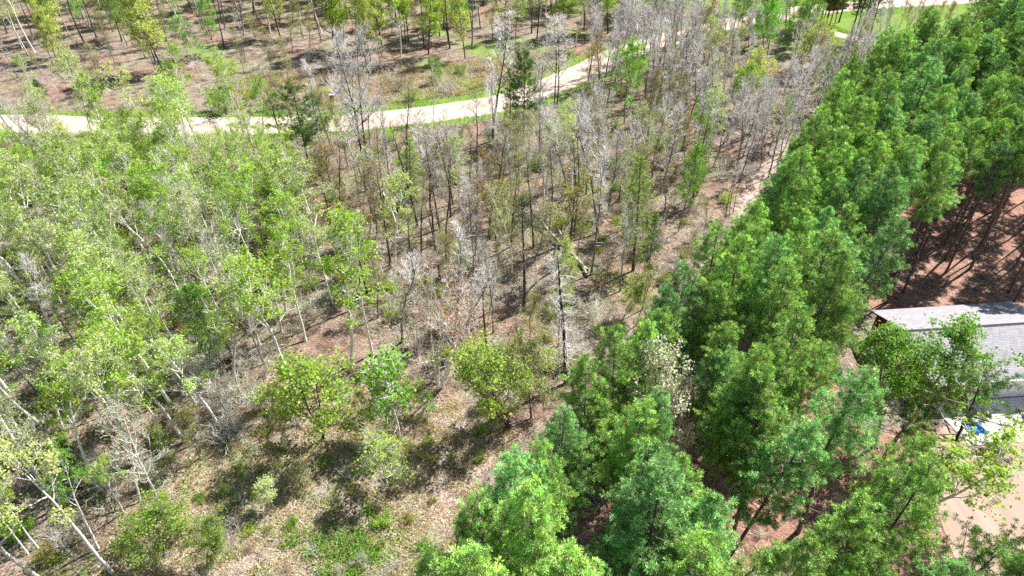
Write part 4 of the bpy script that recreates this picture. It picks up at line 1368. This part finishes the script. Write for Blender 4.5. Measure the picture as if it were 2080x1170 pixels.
SIGHTS = [(580, 160, 695, 300, 632, 352), (1222, 100, 1318, 235, 1268, 250), (1005, 105, 1110, 235, 1062, 292), (1070, 425, 1205, 560, 1192, 556), (1090, 505, 1205, 780, 1150, 776), (1280, 295, 1400, 540, 1287, 546),
          (765, 745, 832, 885, 811, 886), (1060, 40, 1180, 205, 1128, 222), (405, 178, 480, 228, 436, 226), (660, 185, 690, 208, 675, 208), (1500, 20, 1640, 160, 1557, 118), (1425, 0, 1490, 45, 1450, 42),
          (1660, 45, 1720, 85, 1694, 130), (1480, 330, 1540, 440, 1474, 442), (640, 60, 760, 300, 748, 385), (570, 720, 740, 885, 660, 885), (940, 690, 1110, 860, 1040, 862), (500, 500, 610, 760, 591, 766)]
SIGHTS = [(*q[:4], at(q[4], q[5])[1]) for q in SIGHTS]
def hides(x, y, h):
    for x0, y0, x1, y1, yd in SIGHTS:
        if y < yd + .3:
            for z in (h * .3, h * .55, h * .75, h * .95):
                u, v = to_px(x, y, z)
                if x0 < u < x1 and y0 < v < y1 and random.random() < .8: return True
    return False

def scatter(px_poly, dmin, options, road_m=4.6, tries=4000, view=True, most=400, keep=None, see_road=.65):
    poly = gpoly(px_poly)
    xs = [p[0] for p in poly]; ys = [p[1] for p in poly]
    n = 0
    wts = [o[0] for o in options]
    for _ in range(tries):
        x, y = random.uniform(min(xs), max(xs)), random.uniform(min(ys), max(ys))
        if not inside(x, y, poly) or blocked(x, y, road_m): continue
        if keep and not keep(x, y): continue
        _, sp, cols, (h0, h1), label, group = random.choices(options, wts)[0]
        d = dmin * random.uniform(0.8, 1.25)
        if not free(x, y, d): continue
        h = random.uniform(h0, h1)
        if view and not in_view(x, y, h, 30): continue
        u, v = to_px(x, y, 0)
        vr = float(np.interp(u, [0, 300, 520, 700, 850, 1000, 1150, 1250, 1330], [270, 278, 274, 270, 257, 234, 190, 137, 104]))
        if u < 1330 and v > vr and to_px(x, y, h)[1] < vr and random.random() < see_road:
            # the road stays in sight above this tree
            vv = vr + random.uniform(-12, 40)
            if vv > v - 12: continue
            h = height_from((u, v), (u, vv))
            if h < h0 * .55:
                if sp in ('birch', 'thin_birch', 'bare', 'pole', 'aspen'):
                    sp, label, group = 'budding', '# low bushy tree just below the road', 'low trees below the road'
                    cols = ('lime', 'mid', 'olive', 'pale')
                if h < 1.6: continue
        if h > 2.2 and hides(x, y, h): continue
        mark = near(x, y)
        c = random.choice(cols)
        plant(sp, x, y, h, jit(COL[c]), label.replace('#', {'lime': 'lime green', 'pale': 'pale green', 'sage': 'greyish green', 'olive': 'olive green', 'fresh': 'vivid green', 'green': 'bright green', 'mid': 'mid green',
              'yellow': 'yellow green', 'rust': 'rusty brown', 'tan': 'tan brown', 'larch': 'fresh green'}.get(c, 'grey')) + ', near ' + mark, group + (', ' + c if '#' in label else '') + ', ' + mark, None, None, random.uniform(.85, 1.15))
        n += 1
        if n >= most: break
    print('scatter', n)
    return n

BIRCHWOOD = [(-60, 300), (300, 292), (520, 295), (600, 420), (690, 600), (600, 700), (520, 800), (450, 870), (410, 960), (330, 1060), (250, 1200), (-120, 1200)]
scatter(BIRCHWOOD, 2.3, [
    (6.5, 'birch', ('pale', 'lime', 'pale', 'lime', 'mid'), (8.5, 13.5), '# leafed white birch of the dense stand', 'birches of the dense stand'),
    (1.6, 'thin_birch', ('pale', 'lime', 'sage'), (9, 12.5), '# thinly leafed birch in the dense birch stand', 'thin birches of the dense stand'),
    (1.3, 'budding', ('olive', 'mid', 'lime'), (4, 8), '# small understorey tree beneath the birches', 'understorey of the birch stand'),
    (1.2, 'bare', ('sage',), (7, 10), 'leafless grey tree inside the dense birch stand', 'bare trees of the birch stand'),
    (.8, 'aspen', ('green', 'mid'), (6, 9), '# broad leafed aspen in the birch stand', 'aspens of the birch stand'),
], tries=5000)
VERGE = [(-60, 272), (560, 278), (560, 300), (-60, 320)]
GROVE = [(560, 290), (900, 280), (1060, 255), (1180, 200), (1400, 140), (1470, 200), (1440, 330), (1430, 430), (1330, 540), (1290, 600), (1160, 690), (1080, 740), (930, 740), (760, 690), (640, 500)]
scatter(GROVE, 2.6, [
    (4, 'bare', ('sage',), (8, 12), 'bare grey stemmed tree of the open grove', 'bare trees of the open grove'),
    (3, 'dark_bare', ('olive',), (9, 12), 'dark trunked nearly bare tree of the open grove', 'dark trunked trees of the open grove'),
    (3.4, 'budding', ('olive', 'tan', 'sage', 'olive'), (6, 9.5), '# budding tree of the open grove', 'budding trees of the open grove'),
    (2, 'thin_birch', ('sage', 'olive', 'pale'), (9, 12), '# thin birch of the open grove', 'thin birches of the open grove'),
    (1, 'pole', ('sage',), (7, 11), 'dark bare pole like stem of the open grove', 'pole stems of the open grove'),
    (.5, 'birch', ('olive', 'pale'), (9, 11), '# leafed birch of the open grove', 'birches of the open grove'),
], tries=3500)
ASPENS = [(1170, 150), (1250, 115), (1330, 92), (1430, 75), (1450, 120), (1420, 200), (1300, 245), (1200, 260)]
scatter(ASPENS, 2.4, [(6, 'bare', ('sage',), (10, 13), 'tall bare aspen of the thick grey stand', 'bare aspens at the bend'),
                      (.7, 'budding', ('olive', 'tan'), (7, 9), '# budding tree among the bare aspens', 'budding trees at the bend')], road_m=3.6, see_road=.0)
BRUSH = [(1400, 130), (1500, 90), (1600, 110), (1650, 150), (1660, 200), (1610, 270), (1545, 345), (1440, 340), (1380, 250)]
scatter(BRUSH, 2.2, [(5, 'bare', ('sage',), (6.5, 9.5), 'bare grey tree in the brushy strip', 'bare trees of the brushy strip'),
                     (1.6, 'budding', ('tan', 'olive', 'yellow'), (6, 9), '# budding tree in the brushy strip', 'budding trees of the brushy strip'),
                     (.5, 'aspen', ('fresh', 'lime'), (6, 8), '# leafed tree in the brushy strip', 'leafed trees of the brushy strip')])
STRIP = [(1490, 375), (1560, 360), (1625, 290), (1690, 220), (1760, 165), (1800, 130), (1765, 110), (1690, 135), (1600, 200), (1520, 270), (1440, 350)]
scatter(STRIP, 1.7, [(5, 'bare', ('sage',), (6, 9), 'bare grey tree close against the plantation', 'bare trees against the plantation'),
                     (2, 'bare_shrub', ('sage',), (2.4, 4), 'tall bare shrub close against the plantation', 'bare shrubs against the plantation'),
                     (.8, 'budding', ('tan', 'olive', 'yellow'), (5, 8), '# budding tree close against the plantation', 'budding trees against the plantation')])
STRIP2 = [(1440, 470), (1480, 400), (1500, 430), (1440, 520), (1370, 580), (1310, 650), (1240, 690), (1330, 570)]
scatter(STRIP2, 1.9, [(3, 'bare_shrub', ('sage',), (1.2, 2.6), 'bare shrub beside the pale trail', 'bare shrubs by the trail'),
                      (2, 'leafy_shrub', ('olive', 'sage', 'lime'), (1, 2.2), '# leafy shrub beside the pale trail', 'leafy shrubs by the trail'),
                      (2, 'budding', ('yellow', 'sage', 'olive'), (3, 5.5), '# small budding tree beside the pale trail', 'small trees by the trail')], most=45)
JUNCTION = [(1420, 95), (1440, 40), (1520, 30), (1610, 48), (1640, 100), (1560, 140), (1480, 130)]
scatter(JUNCTION, 3.0, [(2, 'aspen', ('fresh', 'green'), (7, 10), '# leafed aspen near the road junction', 'aspens near the junction'),
                        (2, 'bare', ('sage',), (7, 10), 'bare tree near the road junction', 'bare trees near the junction'),
                        (1.4, 'budding', ('lime', 'olive', 'yellow'), (5, 8), '# small tree near the road junction', 'small trees near the junction')])
FARWOOD = [(-40, -70), (1420, -80), (1390, 30), (1340, 60), (1250, 70), (1180, 95), (1000, 92), (950, 105), (760, 120), (640, 115), (480, 95), (360, 125), (240, 110), (120, 118), (-40, 105)]
def far_keep(x, y):
    u, v = to_px(x, y, 0)
    if u < 640: return random.random() < 0.8
    return True
scatter(FARWOOD, 3.4, [(3, 'tall_oak', ('yellow', 'lime', 'yellow', 'pale'), (10, 15), '# dark stemmed tree across the road', 'dark stemmed trees across the road'),
                       (2, 'pole', ('sage',), (11, 15), 'tall bare dark stem across the road', 'bare stems across the road'),
                       (1.2, 'birch', ('pale', 'lime'), (10, 13), '# white stemmed birch across the road', 'birches across the road'),
                       (1.5, 'budding', ('yellow', 'olive', 'lime'), (5, 8), '# small tree across the road', 'small trees across the road'),
                       (.5, 'aspen', ('fresh',), (6, 9), '# leafed young aspen across the road', 'aspens across the road')], keep=far_keep, tries=3500)
BANK = [(500, 150), (640, 140), (900, 130), (1150, 95), (1180, 110), (1100, 150), (960, 190), (700, 222), (520, 222)]
SLOPE = [(-20, 60), (300, 40), (640, 60), (640, 120), (480, 150), (330, 190), (100, 190), (-20, 150)]
scatter(SLOPE, 4.2, [(3, 'bare_shrub', ('sage',), (1.5, 3.0), 'sparse bare shrub on the litter slope', 'bare shrubs on the slope'),
                     (2, 'budding', ('sage', 'olive', 'yellow'), (3.5, 7), '# sparse young tree on the litter slope', 'young trees on the slope'),
                     (1, 'pole', ('sage',), (6, 11), 'thin bare stem on the litter slope', 'bare stems on the slope')], most=60)
scatter(BANK, 5.0, [(3, 'bare_shrub', ('sage',), (2.5, 4.0), 'pale bare shrub on the dry bank beyond the road', 'bare shrubs on the bank'),
                    (1.2, 'budding', ('pale', 'sage'), (4, 6), '# small tree on the dry bank beyond the road', 'small trees on the bank'),
                    (1, 'leafy_shrub', ('mid', 'green'), (1.2, 2), '# leafy shrub on the dry bank beyond the road', 'leafy shrubs on the bank')])
FARRIGHT = [(1780, 60), (1900, 45), (1930, 60), (1850, 95), (1800, 110)]
scatter(FARRIGHT, 3.0, [(2, 'budding', ('tan', 'olive'), (4, 6), '# sparse young tree on the grass by the pale track', 'young trees by the track'),
                        (1, 'bare', ('sage',), (5, 7), 'small bare tree on the grass by the pale track', 'bare trees by the track')], road_m=4)
# shrubs under the trees
SHR = [(2.2, 'bare_shrub', ('sage',), (1.2, 2.8), 'low tangle of bare twigs under the trees', 'bare shrubs under the trees'),
       (1.6, 'leafy_shrub', ('olive', 'mid', 'lime', 'green'), (.8, 2.0), '# leafy shrub under the trees', 'leafy shrubs under the trees')]
scatter(BIRCHWOOD, 1.5, SHR, most=150, tries=4000)
scatter(GROVE, 1.5, SHR, most=190, tries=5000)
scatter(BRUSH, 1.6, SHR[:1], most=25)
EDGEZONE = [(1000, 800), (1100, 730), (1250, 640), (1300, 650), (1130, 790), (1060, 860)]
scatter(EDGEZONE, 1.6, [(2, 'budding', ('olive', 'sage', 'yellow'), (3.5, 5.5), '# small tree along the plantation edge', 'small trees along the edge'),
                        (2, 'leafy_shrub', ('olive', 'lime'), (1, 2), '# shrub along the plantation edge', 'shrubs along the edge'),
                        (2, 'bare_shrub', ('sage',), (1.2, 2.2), 'bare shrub along the plantation edge', 'bare shrubs along the edge')], most=30)

CLEAR2 = [(430, 900), (520, 800), (620, 760), (780, 760), (960, 850), (1010, 900), (900, 1040), (830, 1180), (350, 1180)]
scatter(CLEAR2, 1.3, [(3, 'leafy_shrub', ('olive', 'mid', 'lime', 'green'), (.4, 1.0), '# knee high seedling bush in the clearing', 'seedling bushes in the clearing'),
                      (3, 'bare_shrub', ('sage',), (.5, 1.3), 'low bare twiggy bush in the clearing', 'bare bushes in the clearing'),
                      (.6, 'sapling', ('lime', 'olive', 'pale'), (1.2, 2.6), '# thin sapling in the clearing', 'saplings in the clearing')], most=75)
scatter([(420, 700), (560, 720), (540, 820), (470, 900), (380, 860)], 1.4, [(3, 'bare_shrub', ('sage',), (1.5, 3.2), 'dense bare bush at the edge of the clearing', 'bare bushes at the clearing edge'),
                      (1, 'bare', ('sage',), (4, 7), 'small bare tree at the edge of the clearing', 'bare trees at the clearing edge')], most=22)

scatter([(1300, 1180), (1500, 800), (1700, 780), (1850, 820), (1920, 950), (1930, 1180)], 1.6, [
    (2, 'leafy_shrub', ('olive', 'lime', 'mid'), (.5, 1.3), '# seedling bush on the needle floor between the pines', 'seedlings between the pines'),
    (2, 'bare_shrub', ('sage',), (.6, 1.5), 'bare twiggy bush on the needle floor between the pines', 'bare bushes between the pines')], most=40)

# ------------------------------------------------------------------ fallen wood
def log_between(name, a, b, r, label, mat='mossy_log', lift=(0.0, 0.0), stubs=4):
    A = np.array([*at(*a), r * 0.8 + lift[0]])
    B = np.array([*at(*b), r * 0.6 + lift[1]])
    W = Wood()
    t = np.linspace(0, 1, 10)[:, None]
    pts = A + (B - A) * t + rng.normal(size=(10, 3)) * np.array([.06, .06, .02])
    W.tube(pts, r * (1 - 0.45 * t[:, 0]), 9)
    me = W.mesh(name, mat)
    o = link(bpy.data.objects.new(name, me))
    T = Wood()
    for i in range(stubs):
        p, d = interp(pts, rng.uniform(.3, .97))
        br = bend_line(p, rng.normal(size=3) + np.array([0, 0, .6]), rng.uniform(.4, 1.3), 4, wob=.4)
        T.tube(br, np.array([.035, .028, .02, .01]), 4)
    root = empty(name, (0, 0, 0), 0, label, 'log')
    o.name = 'trunk'
    o.parent = root
    if stubs:
        s = link(bpy.data.objects.new('branch_stubs', T.mesh('branch_stubs', 'pale_twig')))
        s.parent = root
        s['kind'] = 'stuff'
    return root
log_between('fallen_log', (1192, 552), (1078, 440), .20, 'long pale fallen trunk lying across the open grove', lift=(0, .5))
log_between('mossy_fallen_log', (1196, 562), (1168, 528), .16, 'short mossy dark log beside the forked bare tree', stubs=2)
log_between('fallen_branch', (1218, 540), (1190, 534), .09, 'small mossy branch lying beside the forked bare tree', stubs=1)
log_between('weathered_log', (1430, 350), (1492, 335), .1, 'thin weathered log on the pale trail')

def brush_pile(x, y, r, h, n, label):
    T = Wood()
    for i in range(n):
        a = rng.uniform(0, 6.28)
        p = np.array([x + rng.normal() * r * .4, y + rng.normal() * r * .3, rng.uniform(0.02, h)])
        br = bend_line(p - np.array([math.cos(a), math.sin(a) * .5, 0]) * r * .5, (math.cos(a), math.sin(a) * .6, rng.uniform(-.1, .3)), r * rng.uniform(.8, 1.8), 6, up=-.3, wob=.5)
        br[:, 2] = np.maximum(br[:, 2], 0.03)
        T.tube(br, rng.uniform(.4, 1.1) * np.array([.022, .02, .017, .013, .009, .005]), 4)
    o = link(bpy.data.objects.new('brush_pile', T.mesh('brush_pile', 'grey_bark')))
    tag(o, label, 'brush pile', None, 'stuff')
def stick_litter(px_poly, n, label):
    p = pts_zone(px_poly, n)
    a = rng.uniform(0, 6.28, len(p))
    l = rng.uniform(.25, 1.1, len(p))
    q = p + np.stack([np.cos(a) * l, np.sin(a) * l, rng.uniform(-.02, .35, len(p)) * (rng.random(len(p)) < .5)], 1)
    p[:, 2] += .04; q[:, 2] += .05
    T = Wood()
    T.twigs(p, q, rng.uniform(.008, .022, len(p)), .006)
    o = link(bpy.data.objects.new('fallen_sticks', T.mesh('fallen_sticks', 'pale_twig')))
    tag(o, label, None, None, 'stuff')
STICKS = True
x, y = at(455, 1068); brush_pile(x, y, 1.4, .5, 120, 'heap of dead grey branches lying in the clearing')
x, y = at(455, 880); brush_pile(x, y, 1.8, 1.0, 160, 'tall tangle of dead branches at the edge of the birch stand')

# ------------------------------------------------------------------ uncountable ground growth
def blades(name, pts, h, w, mat, col, label, lean=.5):
    n = len(pts)
    a = rng.uniform(0, 6.28, n)
    s = np.stack([np.cos(a), np.sin(a), np.zeros(n)], 1)
    ht = h * rng.uniform(.5, 1.3, (n, 1))
    tip = pts + np.array([0, 0, 1.0]) * ht + rng.normal(size=(n, 3)) * np.array([1, 1, 0]) * ht * lean
    V = np.stack([pts - s * w, pts + s * w, tip], 1).reshape(-1, 3)
    o = np.arange(n)[:, None] * 3
    me = mesh_np(name, V, [np.concatenate([o, o + 1, o + 2], 1)], mat)
    ob = link(bpy.data.objects.new(name, me))
    ob.color = (*col, 1)
    tag(ob, label, None, None, 'stuff')
    return ob

def pts_near_line(line, lo, hi, n, ymax=160):
    L = np.array(line)
    seg = np.linalg.norm(np.diff(L, axis=0), axis=1)
    i = rng.choice(len(seg), n, p=seg / seg.sum())
    t = rng.random(n)[:, None]
    p = L[i] + (L[i + 1] - L[i]) * t
    d = (L[i + 1] - L[i]) / seg[i][:, None]
    side = np.where(rng.random(n) < .5, -1, 1)[:, None]
    q = p + np.stack([-d[:, 1], d[:, 0]], 1) * side * (lo + (hi - lo) * rng.random(n)[:, None] ** 1.4)
    q = q[(np.abs(q[:, 0]) < 118) & (q[:, 1] < ymax)]
    return np.concatenate([q, ground_z(q[:, 0], q[:, 1])[:, None] - .01], 1)

vp = pts_near_line(ROAD, 2.9, 6.6, 62000)
vp = vp[rng.random(len(vp)) < np.clip(.55 + .6 * np.sin(vp[:, 0] * .5 + np.sin(vp[:, 1] * .7)) * np.sin(vp[:, 0] * .17 + 1), .05, 1)]
blades('verge_grass', vp, .32, .05, 'leaf', (.20, .40, .05), 'bright green grass along both verges of the road')
blades('track_grass', pts_near_line(DRIVE, 1.7, 4.5, 6000), .3, .05, 'leaf', (.22, .38, .05), 'green grass along the pale track')

def pts_zone(px_poly, n):
    poly = gpoly(px_poly)
    P = np.array(poly)
    out = []
    lo, hi = P.min(0), P.max(0)
    while len(out) < n:
        q = lo + (hi - lo) * rng.random((n, 2))
        # clumped
        keep = rng.random(n) < np.clip(.5 + .5 * np.sin(q[:, 0] * 1.3 + np.sin(q[:, 1] * .9) * 2) * np.sin(q[:, 1] * 1.1 + q[:, 0] * .4), .04, 1)
        for a in q[keep]:
            if inside(a[0], a[1], poly):
                out.append(a)
                if len(out) >= n: break
    q = np.array(out)
    d = seg_dist(q[:, 0], q[:, 1], ROAD)
    q = q[d > 3.8]
    return np.concatenate([q, ground_z(q[:, 0], q[:, 1])[:, None]], 1)

CLEARING = [(330, 960), (480, 800), (600, 740), (780, 740), (980, 830), (1060, 880), (960, 1000), (880, 1180), (150, 1180)]
def cover(name, pts, h, leaf, col, label):
    p = pts + np.stack([rng.normal(size=len(pts)) * .05, rng.normal(size=len(pts)) * .05, rng.uniform(0.02, h, len(pts))], 1)
    me = leaves_mesh(name, p, leaf)
    o = link(bpy.data.objects.new(name, me))
    o.color = (*col, 1)
    tag(o, label, None, None, 'stuff')
cover('undergrowth', pts_zone(BIRCHWOOD, 34000), .7, .13, (.15, .25, .04), 'low green undergrowth beneath the birch stand')
cover('undergrowth', pts_zone(GROVE, 34000), .7, .12, (.30, .34, .10), 'thin olive undergrowth in the open grove')
def pts_blob(px_, r, n):
    c = np.array(at(*px_))
    q = c + rng.normal(size=(n, 2)) * np.array(r) * (.6 + .5 * rng.random((n, 1)))
    return np.concatenate([q, ground_z(q[:, 0], q[:, 1])[:, None]], 1)
cover('ground_cover', np.concatenate([pts_blob((705, 1115), (1.3, 1.1), 1500)] + [pts_blob((705 + rng.normal() * 55, 1105 + rng.normal() * 35), (.35, .3), 180) for _ in range(16)]), .35, .10, (.20, .38, .06), 'patch of green ground cover in the clearing')
cover('ground_cover', np.concatenate([pts_blob((rng.uniform(440, 850), rng.uniform(900, 1165)), (.5, .4), 110) for _ in range(36)]), .3, .09, (.22, .38, .05), 'thin lighter green ground cover beside the dense patch')
blades('dry_grass', pts_zone(CLEARING, 26000), .3, .025, 'leaf', (.66, .55, .40), 'dry straw coloured grass in the clearing')
blades('clearing_grass', pts_zone(CLEARING, 7000), .22, .03, 'leaf', (.28, .40, .07), 'sparse new grass in the clearing')
blades('bank_grass', pts_zone(BANK + [(480, 180)], 16000), .45, .05, 'leaf', (.50, .42, .28), 'dry grass on the bank beyond the road')
stick_litter(GROVE, 9000, 'fallen grey sticks on the floor of the open grove')
stick_litter(BIRCHWOOD, 6000, 'fallen pale sticks beneath the birch stand')
PLANT_PX = [(860, 1180), (1330, 700), (1560, 480), (1800, 480), (2080, 500), (2080, 600), (1830, 640), (1830, 800), (1900, 950), (1930, 1180)]
stick_litter(PLANT_PX, 3500, 'fallen grey branches on the needle floor of the plantation')
stick_litter(CLEARING, 2500, 'fallen sticks scattered in the clearing')
def litter_leaves(name, px_poly, n, col, label):
    p = pts_zone(px_poly, n)
    p[:, 2] += rng.uniform(.005, .05, len(p))
    me = leaves_mesh(name, p, .13, up=1.6)
    o = link(bpy.data.objects.new(name, me))
    o.color = (*col, 1)
    tag(o, label, None, None, 'stuff')
litter_leaves('leaf_litter', CLEARING, 14000, (.62, .48, .38), 'dry fallen leaves scattered over the clearing')
litter_leaves('leaf_litter', GROVE, 16000, (.60, .50, .44), 'dry fallen leaves scattered over the open grove')
import time
print('objects', len(bpy.data.objects), 'tris', sum(sum(len(p.vertices) - 2 for p in m.polygons) for m in bpy.data.meshes if len(m.polygons) < 2000), sum(len(m.polygons) for m in bpy.data.meshes))
